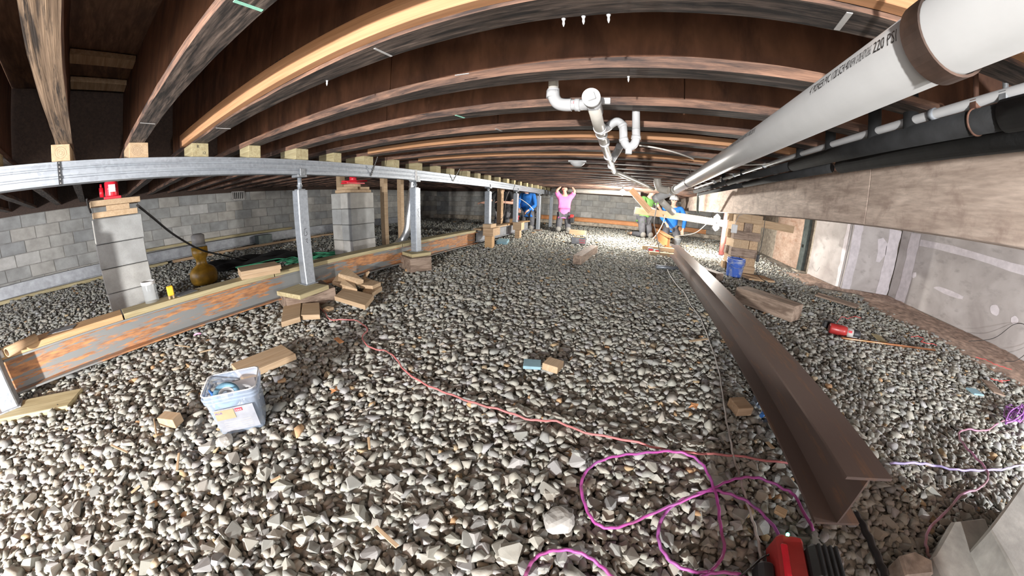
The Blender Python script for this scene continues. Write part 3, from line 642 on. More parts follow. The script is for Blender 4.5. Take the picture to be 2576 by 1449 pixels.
top_plank(2.97, 4.9, 'treated', 'long treated plank on the base beam past the foil duct')
top_plank(5.1, 6.35, 'pine', 'yellow plank on the grey base beam beyond the crib', dz=0.01)
top_plank(6.4, 7.9, 'pine_red', 'orange plank on the grey base beam by the capped worker', dz=0.02)
slab('plank', 'lower of two short planks stacked on the base beam', 'plank', (607, 694), (705, 676), (700, 664), 0.036, 0.345, 'pine')
slab('plank', 'upper of two short planks stacked on the base beam', 'plank', (606, 684), (707, 666), (698, 656), 0.036, 0.382, 'pine')
p = at_x(165, 856, -2.77); lumber('flat_scrap', 'pale grey metal offcut lying on the orange plank', 'scrap', (.10, .17, .003), (-2.775, p.y, bz(p.y) + .042), (0, 0, -.25), 'galv_dull')
p = at_z(480, 746, .309); lumber('flat_scrap', 'pale shiny offcut lying on the treated plank', 'scrap', (.12, .16, .004), (-2.775, p.y, bz(p.y) + .042), (0, 0, .3), 'galv_dull')
# base beam along the left wall, with pale sleepers
ibeam_y('base_beam', 'grey steel base beam lying along the left block wall', -7.62, -3.2, 9.5, 0.02, 0.12, 0.20, 0.16, 'greybeam')
for y0, y1, dx, z, lab in ((-3.2, 1.2, 0.14, 0.02, 'yellow sleeper board on the gravel in front of the left wall beam, near run'), (0.6, 4.2, -0.06, 0.305, 'yellow board on top of the left wall beam'), (1.3, 6.5, 0.2, 0.03, 'pale footing board below the left wall beam')):
    lumber('sleeper_board', lab, 'board', (y1 - y0, 0.12, 0.05), (-7.62 + dx, (y0 + y1) / 2, z), RZ90, 'treated' if z < 0.03 or z > .2 else 'crib')
lumber('clamp_box', 'black bracket on the left wall beam', 'bracket', (0.22, 0.34, 0.22), (-7.50, 3.35, 0.14), (0, 0, 0), 'steeldark')
# orange beam along the far wall
bm = ibeam(NB(), 5.6, 0.14, 0.16); tag(obj('base_beam', bm, M['orangebeam'], None, (-0.4, 10.62, 0.37), (0, 0, -0.01)), 'orange primed steel beam running along the far block wall', 'beam')
bm = NB(); box(bm, (0, 0, 0), (5.8, 0.24, 0.12), bev=.01); tag(obj('ledge', bm, M['footing'], None, (-0.4, 10.62, 0.236), (0, 0, -0.01)), 'rough concrete ledge under the orange far beam', 'ledge')

# ------------------------------------------------------------------ heavy brown beam on the right
R8 = Vector((0.812, 0.665, 0)); 
xl, xr, zt, zb = 0.725, 0.893, 0.262, 0.062
yaw = math.atan2(0.02, 5.8)
p0, p1 = Vector(((xl + xr) / 2, 0.665, zb + 0.10)), Vector(((xl + xr) / 2 + 0.035, 6.15, zb + 0.10))
bm = ibeam(NB(), (p1 - p0).length, 0.20, 0.168, 0.010, 0.007); tag(obj('steel_beam', bm, M['brownsteel'], None, (p0 + p1) / 2, basis(p1 - p0, Vector((-1, 0, 0)))), 'heavy brown steel beam lying on the gravel at the right, its cut end close by', 'beam')
lumber('timber', 'short timber under the far end of the brown beam', 'timber', (0.85, 0.13, 0.10), (0.80, 6.25, 0.03), (0, 0, 0.12), 'pine')
lumber('timber', 'pale timber propping the orange beam end', 'timber', (0.75, 0.14, 0.13), (0.62, 6.75, 0.06), (0, 0, 0.05), 'crib')
p0, p1 = at_z(1680, 600, 0.27) * 1.0, Vector((0.80, 10.4, 0.17)); p0.z = 0.17
p0 = Vector((0.86, 7.2, 0.20)); p1 = Vector((0.64, 10.3, 0.25))
bm = ibeam(NB(), (p1 - p0).length, 0.24, 0.16); tag(obj('steel_beam', bm, M['orangebeam'], None, (p0 + p1) / 2, basis(p1 - p0, Vector((-1, 0, 0)))), 'orange primed steel beam whose end points at the brown beam', 'beam')

# ------------------------------------------------------------------ concrete block piers with cribbing and jacks
bm = NB(); box(bm, (0, 0, 0), (0.20, 0.398, 0.198), bev=0.005); ME_PB = mesh_of(bm, 'block', M['cmu'])
bm = NB(); box(bm, (0, 0, 0), (0.40, 0.198, 0.198), bev=0.005); ME_PB2 = mesh_of(bm, 'block', M['cmu'])
p1_ = empty('block_pier', 'near pier of five grey concrete blocks carrying a red jack', 'pier', (-3.62, 0.205, -0.09))
for k in range(5): link('block', ME_PB, p1_, (random.uniform(-.006, .006), random.uniform(-.005, .005), 0.10 + 0.203 * k), (0, 0, random.choice((0, math.pi)) + random.uniform(-.01, .01))); link('block', ME_PB, p1_, (-0.205, random.uniform(-.005, .005), 0.10 + 0.203 * k))
p2_ = empty('block_pier', 'second pier of grey concrete blocks between the bare studs', 'pier', (-3.42, 2.80, -0.03))
for k in range(5):
    link('block', ME_PB, p2_, (0.10 + random.uniform(-.006, .006), random.uniform(-.008, .008), 0.10 + 0.203 * k)); link('block', ME_PB, p2_, (-0.105, 0, 0.10 + 0.203 * k))
# shims on pier 1
zt = 0.928
for nm, lab, sz, dx, dy, z in (('shim_board', 'lowest pale shim board on the near block pier', (0.20, 0.36, 0.046), 0.01, -0.01, zt + 0.024), ('shim_block', 'small middle shim block on the near block pier', (0.14, 0.19, 0.045), 0.01, 0.02, zt + 0.070),
                               ('shim_board', 'top pale shim board under the red bottle jack', (0.22, 0.40, 0.045), 0.01, 0.0, zt + 0.116)):
    lumber(nm, lab, 'board', sz, (-3.62 + dx, 0.205 + dy, z), (0, 0, random.uniform(-.05, .05)), 'pine')
j = empty('bottle_jack', 'red bottle jack on the shims of the near block pier', 'jack', (-3.60, 0.19, zt + 0.139))
bm = NB(); box(bm, (0, 0, 0.012), (0.13, 0.14, 0.024), bev=.004); obj('jack_base', bm, M['redpaint'], j)
bm = NB(); lathe(bm, [(0.054, 0.024), (0.056, 0.03), (0.056, 0.135), (0.046, 0.15)], 20); b = obj('jack_body', bm, M['redpaint'], j)
bm = NB(); tube(bm, [(0.0565 * math.cos(a), 0.0565 * math.sin(a), 0.085) for a in np.linspace(-0.7, 0.7, 8)], 0.002, 4); box(bm, (0.0575, 0.0, 0.088), (0.002, 0.055, 0.06)); obj('jack_label', bm, M['white'], b)
bm = NB(); lathe(bm, [(0.022, 0.15), (0.022, 0.185), (0.028, 0.187), (0.028, 0.198)], 14); obj('jack_ram', bm, M['galv'], j)
bm = NB(); cyl(bm, (0.02, -0.085, 0.024), (0.02, -0.085, 0.10), 0.017, n=10); cyl(bm, (0.02, -0.085, 0.10), (0.02, -0.085, 0.13), 0.009, n=8); obj('pump_cylinder', bm, M['redpaint'], j)
zt = 0.985
for nm, lab, sz, dx, dy, z in (('shim_board', 'long lower shim board across the second block pier', (0.20, 0.46, 0.036), 0, 0.02, zt + 0.020), ('shim_board', 'left upper shim board on the second block pier', (0.2, 0.19, 0.036), 0.01, -0.09, zt + 0.058),
                               ('shim_board', 'right upper shim board on the second block pier', (0.2, 0.16, 0.036), 0.02, 0.12, zt + 0.058), ('shim_block', 'top shim block under the red jack plate', (0.15, 0.17, 0.036), 0.0, 0.0, zt + 0.096)):
    lumber(nm, lab, 'board', sz, (-3.42 + dx, 2.80 + dy, z), (0, 0, random.uniform(-.05, .05)), 'pine')
j = empty('bottle_jack', 'red jack with a long handle on the second block pier', 'jack', (-3.40, 2.80, zt + 0.115))
bm = NB(); box(bm, (0, 0, 0.010), (0.13, 0.30, 0.020), bev=.003); obj('jack_plate', bm, M['redpaint'], j)
bm = NB(); lathe(bm, [(0.05, 0.02), (0.05, 0.09), (0.035, 0.11)], 16); obj('jack_body', bm, M['redpaint'], j)
bm = NB(); lathe(bm, [(0.02, 0.11), (0.02, 0.20), (0.028, 0.205)], 12); obj('jack_ram', bm, M['galv_dull'], j)
bm = NB(); cyl(bm, (0.05, -0.22, 0.028), (0.05, 0.2, 0.045), 0.010, n=8); obj('jack_handle', bm, M['redpaint'], j)

# bare studs behind the beam
for x, pxl, pxr, lab in ((-3.95, 847, 871, 'pale vertical stud just left of the second block pier'), (-3.55, 958, 975, 'pale vertical stud with a pencilled number, right of the second pier'), (-3.60, 1001, 1015, 'pale vertical stud half behind the foil duct')):
    a, b = at_x(pxl, 520, x), at_x(pxr, 520, x); lumber('wall_stud', lab, 'stud', (abs(b.y - a.y) * 0.55, 0.085, 1.36), (x, (a.y + b.y) / 2, 0.65), (0, 0, math.pi / 2), 'pine')
c = at_x(1258, 530, -3.0); lumber('wall_stud', 'thick brown upright stud beside the worker in black', 'stud', (0.17, 0.09, 1.3), (-3.0, c.y, 0.67), (0, 0, math.pi / 2), 'crib')
# foil ducts
def flex(name, label, pts, r, n=14):
    P = smooth_path(pts, 14); rs = [r * (1 + 0.05 * (1 if i % 2 else -1)) for i in range(len(P))]
    bm = NB(); tube(bm, P, rs, n); return tag(obj(name, bm, M['foil'], smooth=True), label, 'duct')
flex('foil_duct', 'crinkled foil duct dropping behind the third jack post to the gravel', [at_x(1041, 440, -3.05), at_x(1036, 490, -3.08), at_x(1029, 540, -3.1), at_x(1024, 580, -3.12), at_x(1010, 606, -3.2), at_x(985, 625, -3.25)], 0.055)
flex('foil_duct', 'crinkled foil duct tucked between the joists above the beam splice', [Vector((-2.95, 3.75, 1.39)), Vector((-2.7, 4.15, 1.41)), Vector((-2.4, 4.25, 1.42)), Vector((-2.0, 4.3, 1.43))], 0.05)

# perforated hanging straps
def strap(label, pts, w=0.019, n=None, mat='blackplastic', holes=True):
    P = [Vector(p) for p in pts]; bm = NB()
    for a, b in zip(P[:-1], P[1:]):
        d = b - a; nn = Vector((1, 0, 0)) if n is None else Vector(n); s = d.cross(nn).normalized() * w / 2; nn = nn.normalized() * 0.0012
        v = [bm.verts.new(q + e * s + f * nn) for f in (-1, 1) for q, e in ((a, -1), (a, 1), (b, 1), (b, -1))]
        for f in ((0, 1, 2, 3), (7, 6, 5, 4), (0, 4, 5, 1), (1, 5, 6, 2), (2, 6, 7, 3), (3, 7, 4, 0)): bm.faces.new([v[i] for i in f])
    bmesh.ops.recalc_face_normals(bm, faces=bm.faces); o = tag(obj('hanger_strap', bm, M[mat]), label, 'strap')
    if holes:
        bm = NB(); nn = Vector((1, 0, 0)) if n is None else Vector(n)
        for a, b in zip(P[:-1], P[1:]):
            L = (b - a).length
            for k in range(max(1, int(L / 0.02))):
                c = a + (b - a) * ((k + 0.5) / max(1, int(L / 0.02))); cyl(bm, c + nn.normalized() * 0.0011, c + nn.normalized() * 0.0022, 0.0035, n=6)
        obj('strap_holes', bm, M['grey'], o)['kind'] = 'stuff'
    return o
XS = XF + 0.004
strap('black perforated strap hanging from the leftmost joist over the steel beam', [at_x(141, 345, XS), at_x(148, 405, XS), at_x(153, 466, XS)], 0.020)
strap('black strap tied in a V around the beam below the double block', [at_x(950, 394, XS), at_x(933, 443, XS)], 0.014); bm = NB(); tube(bm, [at_x(933, 443, XS), at_x(922, 417, XS)], 0.003, 6); tag(obj('strap_tail', bm, M['galv_dull']), 'thin grey strap end opposite the V strap', 'strap')
strap('black strap tied in a V around the beam right of the splice', [at_x(1157, 424, XS), at_x(1140, 456, XS), at_x(1131, 437, XS)], 0.012, holes=False)
strap('thin strap with a buckle crossing the far part of the beam', [at_x(1291, 478, XS), at_x(1300, 452, XS), at_x(1304, 444, XS)], 0.010, holes=False)
# ------------------------------------------------------------------ pipes
def pipe(name, label, cat, pts, r, mat, n=20, parent=None, smooth=0, group=None):
    P = smooth_path(pts, smooth) if smooth else pts; bm = NB(); tube(bm, P, r, n); o = obj(name, bm, M[mat], parent)
    if parent is None: tag(o, label, cat, group)
    return o
def collar(parent, p, d, r, L, mat, name='coupling', n=20):
    p = Vector(p); d = Vector(d).normalized() * L / 2; bm = NB(); cyl(bm, p - d, p + d, r, n=n); return obj(name, bm, M[mat], parent)
# big white main: slopes slightly away from the lens
pv = lambda y: Vector((0.44 + 0.03 * y, y, CZ + 0.306 + 0.0075 * y)); RP = 0.05715
pm = empty('drain_main', 'big white plastic drain pipe slanting across the upper right, with black print', 'pipe', pv(0))
bm = NB(); tube(bm, [pv(-1.7) - pv(0), pv(2.0) - pv(0), pv(4.95) - pv(0)], RP, 40); obj('pipe_length', bm, M['pvcmain'], pm)
U = (pv(1) - pv(0)).normalized(); A1 = U.cross(Vector((0, 0, 1))).normalized(); A2 = A1.cross(U).normalized()     # A1 points right, A2 up
def hit(px, py):
    o_, d = Vector((0, 0, CZ)) - pv(0), Vector(D(px, py)); op = o_ - U * o_.dot(U); dp = d - U * d.dot(U)
    a, b, c = dp.dot(dp), 2 * op.dot(dp), op.dot(op) - RP * RP; q = max(0, b * b - 4 * a * c); t = (-b - math.sqrt(q)) / (2 * a); P = o_ + d * t
    return P.dot(U), math.atan2(P.dot(A2), P.dot(A1)) % (2 * math.pi)
def pipe_text(s, pxa, pxb, hgt, name='pipe_print'):
    (s0, a0), (s1, a1) = hit(*pxa), hit(*pxb); me = text_mesh(s, 1.0); X = np.array([v.co[:] for v in me.vertices]); x0, x1 = X[:, 0].min(), X[:, 0].max()
    b2 = bmesh.new(); b2.from_mesh(me); bmesh.ops.triangulate(b2, faces=b2.faces[:])
    bmesh.ops.subdivide_edges(b2, edges=[e for e in b2.edges if e.calc_length() > 0.25], cuts=1)
    for v in b2.verts:
        f = (v.co.x - x0) / (x1 - x0); ss = s0 + (s1 - s0) * f; a = a0 + (a1 - a0) * f - v.co.y * hgt / 0.72 / RP
        p = U * ss + (A1 * math.cos(a) + A2 * math.sin(a)) * (RP + 0.0005); v.co = p
    b2.normal_update(); m2 = bpy.data.meshes.new(name); b2.to_mesh(m2); b2.free(); m2.materials.append(M['ink']); o = link(name, m2, pm); o['label'] = 'black printed lettering'
pipe_text('4" PIONEER PVC 1120 SCH 40', (2037, 240), (2136, 172), 0.021)
pipe_text('NSF-PW', (2138, 171), (2152, 163), 0.019); pipe_text('D-1785', (2155, 160), (2167, 153), 0.019); pipe_text('ASTM D-2665', (2169, 150), (2191, 136), 0.019)
pipe_text('220 PSI', (2197, 134), (2256, 103), 0.0215)
pipe_text('4" PIONEER PVC 1120 SCH 40 NSF-PW D-1785 220 PSI', (1834, 373), (1898, 333), 0.020)
def strap_ring(y, w, mat, label, tail=True, up=0.14):
    c = pv(y); bm = NB(); n = 36; r0, r1 = RP + 0.002, RP + 0.006
    for s in (0,):
        ri = [[], [], [], []]
        for k in range(n):
            a = 2 * math.pi * k / n; e = A1 * math.cos(a) + A2 * math.sin(a)
            for i, (r, h) in enumerate(((r0, -w / 2), (r1, -w / 2), (r1, w / 2), (r0, w / 2))): ri[i].append(bm.verts.new(c + e * r + U * h))
        for k in range(n):
            for i in range(4): bm.faces.new((ri[i][k], ri[(i + 1) % 4][k], ri[(i + 1) % 4][(k + 1) % n], ri[i][(k + 1) % n]))
    if tail: box(bm, c + A1 * -0.004 + Vector((0, 0, RP + up / 2)), (0.005, w, up))
    bmesh.ops.recalc_face_normals(bm, faces=bm.faces); return tag(obj('pipe_strap', bm, M[mat], smooth=False), label, 'strap')
strap_ring(0.435, 0.040, 'strap_dark', 'brown coated strap looped round the near end of the big white pipe', up=0.12)
strap_ring(3.35, 0.022, 'strap_dark', 'thin dark hook round the far end of the big white pipe', up=0.10)
# fittings at the far end
fe = empty('drain_fitting', 'cluster of white pipe elbows at the far end of the big pipe', 'pipe', (0.45, 5.1, 1.2))
o0 = Vector((0.45, 5.1, 1.2)); L_ = lambda *p: Vector(p) - o0
E0 = pv(4.93)
bm = NB(); cyl(bm, L_(*pv(4.80)), L_(*pv(5.06)), 0.068, n=24); obj('hub', bm, M['pvc_old'], fe)
bm = NB(); tube(bm, smooth_path([L_(0.32, 5.12, 1.78), L_(0.32, 5.12, 1.42), L_(0.33, 5.12, 1.30), L_(0.38, 5.11, 1.21), L_(0.50, 5.05, 1.19)], 6), 0.057, 20); obj('riser_pipe', bm, M['pvc_old'], fe)
bm = NB(); cyl(bm, L_(0.32, 5.12, 1.36), L_(0.32, 5.12, 1.48), 0.066, n=20); obj('coupling', bm, M['pvc'], fe)
bm = NB(); tube(bm, smooth_path([L_(0.55, 5.15, 1.18), L_(0.40, 5.25, 1.10), L_(0.34, 5.3, 1.06)], 5), 0.062, 20); cyl(bm, L_(0.37, 5.28, 1.08), L_(0.31, 5.31, 1.04), 0.07, n=20); obj('cap_elbow', bm, M['pvc'], fe)
bm = NB(); cyl(bm, L_(0.42, 5.28, 1.03), L_(0.66, 5.5, 0.86), 0.055, n=18); obj('lower_branch', bm, M['pvc_old'], fe)

# 2 inch branch drain with cleanout
m0 = at_y(1488, 247, 1.19); m1 = at_y(1505, 312, 1.44); m2 = at_y(1522, 372, 2.05); m3 = at_y(1545, 432, 3.72); m4 = Vector((0.27, 5.08, 1.20))
mdir = (m3 - m0).normalized(); o0 = m0.copy(); q = lambda v: Vector(v) - o0
bd = empty('drain_branch', 'white branch drain with a square cleanout plug running back under the joists', 'pipe', m0)
bm = NB(); tube(bm, [q(m0 + mdir * 0.03), q(m1), q(m2), q(m3)], 0.0262, 18); obj('pipe_length', bm, M['pvc_old'], bd)
bm = NB(); tube(bm, [q(m3), q(m3 + Vector((0.02, 0.06, 0))), q(m4)], 0.030, 18); obj('pipe_length', bm, M['pvc_old'], bd)
bm = NB(); cyl(bm, q(m0), q(m0 + mdir * 0.16), 0.0315, n=24); c0 = obj('cleanout_tee', bm, M['pvc'], bd)
bm = NB(); cyl(bm, q(m0 - mdir * 0.016), q(m0 + mdir * 0.02), 0.0345, n=28); obj('cleanout_plug', bm, M['white'], bd)
bm = NB(); Rm = basis(mdir, Vector((1, 0, 0.35))); box(bm, q(m0 - mdir * 0.024), (0.016, 0.030, 0.030), M=Rm, bev=.002); obj('square_nut', bm, M['white'], bd)
for t_ in (m0 + mdir * 0.17, m1 + mdir * 0.08, m1 + mdir * 0.20, m1 + mdir * 0.42, m2 + mdir * 0.35, m2 + mdir * 0.9, m3 - mdir * 0.1): collar(bd, q(t_), mdir, 0.0305, 0.028, 'pvc')
# left arm: elbow and sink riser
yr = 1.255
rp = [at_y(1392, 180, yr), at_y(1392, 225, yr), at_y(1394, 245, yr), at_y(1403, 259, yr), at_y(1418, 264, yr), at_y(1438, 264, yr), at_y(1478, 264, yr)]
bm = NB(); tube(bm, [q(rp[0] + Vector((0, 0, .15))), q(rp[1])], 0.0205, 16); obj('riser_pipe', bm, M['pvc_old'], bd)
bm = NB(); tube(bm, [q(v) for v in smooth_path(rp[1:6], 6)], 0.0255, 16); obj('elbow', bm, M['pvc'], bd)
bm = NB(); tube(bm, [q(rp[4]), q(rp[6])], 0.0215, 16); el = obj('arm_pipe', bm, M['pvc'], bd)
collar(bd, q(at_y(1453, 264, yr)), rp[6] - rp[5], 0.0255, 0.02, 'pvc'); collar(bd, q(at_y(1391, 238, yr)), (0, 0, 1), 0.027, 0.03, 'pvc')
me = text_mesh('1-1/2', 0.017); me.materials.append(M['redlabel']); c = at_y(1431, 262, yr - 0.023); link('red_print', me, bd, q(c), Euler((math.pi / 2, 0, 0)))
# P-trap
yt = 1.60
tp = [(1516, 338), (1527, 322), (1540, 311), (1554, 306), (1566, 316), (1568, 333), (1569, 352), (1576, 366), (1586, 369), (1596, 361), (1600, 346), (1600, 325), (1600, 275)]
TP = [at_y(*p, yt) for p in tp]; TP[0].y = 1.52
bm = NB(); tube(bm, [q(v) for v in smooth_path(TP[:12], 5)], 0.0205, 16); obj('trap_bend', bm, M['pvc'], bd)
bm = NB(); tube(bm, [q(TP[11]), q(TP[12]), q(TP[12] + Vector((0, 0, .2)))], 0.0195, 16); obj('tail_pipe', bm, M['pvc'], bd)
bm = NB(); c = at_y(1582, 366, yt); cyl(bm, q(c), q(c - Vector((0, 0, 0.042))), 0.0165, n=14); obj('trap_cleanout', bm, M['white'], bd)
for i in (4, 6, 10): collar(bd, q(TP[i]), TP[i + 1] - TP[i - 1], 0.0235, 0.016, 'pvc')
yt2 = 2.6
bm = NB(); tube(bm, [q(v) for v in smooth_path([at_y(1537, 405, yt2), at_y(1545, 392, yt2), at_y(1553, 380, yt2 - .05), at_y(1560, 366, yt2 - 0.15)], 5)], 0.030, 14); obj('wye_branch', bm, M['pvc'], bd)
bm = NB(); box(bm, q(m0 + mdir * 0.10 + Vector((0.045, 0, 0.02))), (0.04, 0.02, 0.025), bev=.002); obj('hanger_tab', bm, M['white'], bd)
# small ceiling flange
c = Vector((-0.65, 3.47, H)); bm = NB(); lathe(bm, [(0.03, -0.05), (0.045, -0.045), (0.075, -0.02), (0.085, 0)], 20, c); box(bm, c + Vector((0, 0, 0.008)), (0.20, 0.05, 0.016)); tag(obj('ceiling_flange', bm, M['white']), 'small white funnel-shaped fitting under a joist beyond the chalk marks', 'fitting')

# black insulated pipes, their risers, the white conduit and the hangers
ip = empty('insulated_pipe', 'upper black foam-wrapped pipe along the right girder', 'pipe', (1.0, 0, 1.25))
for a, b, r in ((-1.6, 0.75, 0.043), (0.755, 2.1, 0.036), (2.105, 3.6, 0.029), (3.605, 5.6, 0.028)):
    bm = NB(); tube(bm, [(0, a, 0), (0, (a + b) / 2, 0.001), (0, b, 0)], r, 20); obj('foam_sleeve', bm, M['foam'], ip)
ip2 = empty('insulated_pipe', 'lower black foam-wrapped pipe, thicker towards the camera', 'pipe', (1.08, 0, 1.215))
for a, b, r in ((-1.6, 1.70, 0.036), (1.80, 3.3, 0.026), (3.31, 5.6, 0.025)):
    bm = NB(); tube(bm, [(0, a, 0), (0, (a + b) / 2, 0), (0, b, 0)], r, 20); obj('foam_sleeve', bm, M['foam'], ip2)
bm = NB(); tube(bm, smooth_path([(0, 5.6, 0), (0.02, 5.75, -0.01), (0.10, 6.1, -0.25), (0.13, 6.15, -0.30)], 5), 0.030, 12); obj('pipe_elbow', bm, M['steeldark'], ip2)
for px, py, rr, lab in ((2014, 380, 0.026, 'thin black riser, third from the right end'), (2088, 372, 0.026, 'capped black riser with a shiny top'), (2200, 330, 0.027, 'tall black riser with peeling tape'), (2291, 320, 0.027, 'nearest black riser beside the joist'), (1820, 445, 0.022, 'far black riser near the hooks'), (1868, 432, 0.022, 'small far black riser')):
    p = at_x(px, py, 1.0); bm = NB(); cyl(bm, (1.0, p.y, 1.265), (1.0, p.y, 1.62), rr, n=18); o = obj('riser', bm, M['foam'], ip, (-1.0, 0, -1.25))
cp = empty('conduit', 'slim white pipe running just above the black foam pipe', 'pipe', (1.0, 0, 1.307))
bm = NB(); tube(bm, [(0, -1.6, 0), (0, 1.9, 0), (0, 5.6, 0)], 0.0155, 14); obj('pipe_length', bm, M['pvc'], cp)
for y in (1.02, 2.6, 3.4, 4.2): bm = NB(); cyl(bm, (0, y - 0.012, 0), (0, y + 0.012, 0), 0.020, n=14); obj('clip', bm, M['galv'], cp)
for y, lab in ((0.848, 'rusty clevis hanger gripping the black pipe at upper right'), (0.75, 'pale threaded hanger rod at the far right')):
    t = empty('pipe_hanger', lab, 'hanger', (1.0, y, 1.25)); rm = 'rustrod' if y > .8 else 'galv_dull'
    bm = NB(); cyl(bm, (0, 0, 0.05), (0, 0, 0.22), 0.008, n=10); obj('hanger_rod', bm, M['rustrod'] if y > .8 else M['galv_dull'], t)
    bm = NB(); tube(bm, [(0.036 * math.cos(a), 0, 0.036 * math.sin(a)) for a in np.linspace(0, 2 * math.pi, 25)], 0.004, 6); obj('hanger_ring', bm, M[rm], t)
    bm = NB(); box(bm, (0, 0, 0.05), (0.03, 0.03, 0.03), bev=.004); obj('hanger_nut', bm, M[rm], t)
    bm = NB(); lathe(bm, [(0.012, 0.19), (0.014, 0.205), (0.03, 0.22)], 10); obj('rod_flange', bm, M[rm], t)

# beige pipe being lifted at the back, crossboards, brace
a, b = at_y(1389, 474, 9.25), at_y(1612, 484, 8.9); a.z -= 0.05; b.z -= 0.05
bm = NB(); cyl(bm, a, b, 0.072, 0.066, n=20); tag(obj('lifted_pipe', bm, M['pvc_old']), 'beige pipe lifted level under the far joists by the pink-shirted worker', 'pipe')
a, b = at_y(1597, 529, 7.235), at_y(1806, 560, 7.235); d = b - a
lumber('cross_board', 'horizontal pale board crossing in front of the green-shirted worker', 'board', (2.3, 0.04, 0.15), a + d.normalized() * 1.15, basis(d, Vector((0, 1, 0))), 'pine')
a, b = at_y(1890, 558, 5.87), at_y(1996, 578, 5.87); d = b - a
lumber('cross_board', 'pale board nailed between the crib and the orange panel', 'board', (d.length, 0.04, 0.13), (a + b) / 2, basis(d, Vector((0, 1, 0))), 'pine')
a, b = at_y(1587, 477, 7.19), at_y(1636, 533, 7.19); d = b - a
lumber('brace_board', 'diagonal tan brace leaning on the cross board', 'board', (d.length, 0.04, 0.14), (a + b) / 2, basis(d, Vector((0, 1, 0))), 'crib')

# post, crib and dark column under the girder
t = empty('jack_column', 'reddish painted steel column under the girder, beside the bright bulbs', 'column', (2.03, 7.15, 0.05))
bm = NB(); cyl(bm, (0, 0, 0.03), (0, 0, 1.27), 0.062, n=20); obj('column_shaft', bm, M['postred'], t)
bm = NB(); box(bm, (0, 0, 0.01), (0.26, 0.26, 0.02), bev=.003); obj('base_plate', bm, M['galv_dull'], t)
bm = NB(); box(bm, (0, 0, 1.275), (0.18, 0.18, 0.016), bev=.003); obj('top_plate', bm, M['postred'], t)
cx, cy_ = 1.92, 5.62
rows = [('x', 0.0), ('y', 0.14), ('x', 0.28), ('y', 0.42), ('x', 0.56), ('y', 0.70), ('x', 0.84)]
cl = ['bottom', 'second-lowest', 'third-lowest', 'middle', 'third-highest', 'second-highest', 'top']
for (ax_, z), nm in zip(rows, cl):
    for s in (-1, 1, 0):
        side = ('front' if s < 0 else 'back') if ax_ == 'x' else ('left' if s < 0 else 'right')
        loc = (cx, cy_ + s * 0.155, z + 0.069) if ax_ == 'x' else (cx + s * 0.145, cy_, z + 0.069)
        if s == 0 and ax_ == 'x': continue
        side = side if s else 'central'
        o = lumber('crib_timber', f'{side} timber in the {nm} layer of the girder crib', 'timber', (0.46 + random.uniform(-.03, .03), 0.14, 0.138), Vector(loc) + Vector((random.uniform(-.01, .01), random.uniform(-.01, .01), 0)), (0, 0, (0 if ax_ == 'x' else math.pi / 2) + random.uniform(-.03, .03)), random.choice(['crib', 'oldtimber', 'crib', 'pine']))
lumber('crib_timber', 'thin packing board on top of the girder crib', 'timber', (0.3, 0.3, 0.015), (cx + 0.03, cy_, 0.988), (0, 0, 0.02), 'oldtimber')
c = at_y(1845, 575, 5.42); t = empty('junction_box', 'white switch box hanging on the girder crib', 'box', (c.x, 5.375, c.z)); bm = NB(); box(bm, (0, 0, 0), (0.10, 0.03, 0.14), bev=.008); obj('box_body', bm, M['white'], t)
bm = NB(); tube(bm, smooth_path([(0, 0, 0.06), (0.02, 0, 0.14), (0.05, 0.005, 0.22), (0.10, -0.01, 0.24)], 5), 0.006, 6); obj('box_lead', bm, M['cordgrey'], t)
t = empty('steel_column', 'dark green-black ribbed steel column standing in a gap of the right wall', 'column', (3.72, 6.70, 0))
bm = NB(); ibeam(bm, 1.9, 0.16, 0.20, 0.012, 0.010); bmesh.ops.rotate(bm, verts=bm.verts, cent=(0, 0, 0), matrix=Matrix.Rotation(-math.pi / 2, 3, 'Y')); obj('column_shaft', bm, M['steeldark'], t, (0, 0, 0.96))
bm = NB(); box(bm, (-0.02, 0, 0.03), (0.3, 0.3, 0.04), bev=.01); obj('base_pad', bm, M['footing'], t)
bm = NB(); box(bm, (-0.105, -0.01, 0.55), (0.012, 0.03, 0.06)); obj('bolt_hole', bm, M['netblack'], t)
# hanging bulbs (lit)
def bulb(name, label, p, k=1, r=0.034, power=90, cord=0.2):
    t = empty(name, label, 'lamp', p)
    for i in range(k):
        z = -0.20 * i
        bm = NB(); lathe(bm, [(0.002, z - 0.055), (r * .7, z - 0.045), (r, z - 0.02), (r * .95, z), (r * .45, z + 0.035), (0.014, z + 0.05)], 16); o = obj('bulb', bm, M['bulb'], t)
        bm = NB(); lathe(bm, [(0.017, z + 0.048), (0.017, z + 0.085), (0.012, z + 0.095)], 12); obj('socket', bm, M['blackplastic'], t)
        for a in range(5):
            an = 2 * math.pi * a / 5; bm = NB(); tube(bm, smooth_path([(0.017 * math.cos(an), 0.017 * math.sin(an), z + 0.06), (0.055 * math.cos(an), 0.055 * math.sin(an), z), (0.045 * math.cos(an), 0.045 * math.sin(an), z - 0.06), (0, 0, z - 0.085)], 4), 0.0016, 4); obj('guard_wire', bm, M['galv'], t)
        lamp('bulb_light', Vector(p) + Vector((0, 0, z - 0.125)), power, 0.05, (1.0, 0.97, 0.90))
    cord = H - p[2] - .001
    bm = NB(); tube(bm, [(0, 0, 0.09), (0, 0, max(cord, .1))], 0.004, 6); obj('lamp_cord', bm, M['cordgrey'], t)
bulb('hanging_bulb', 'glaring bare bulb hung under the far joists near the beige pipe', at_y(1566, 482, jy(18)), 1, 0.075, 95, 0.12)
bulb('hanging_bulb', 'pair of glaring bulbs hung beside the red column', at_y(1804, 546, jy(17)), 2, 0.070, 24, 0.17)

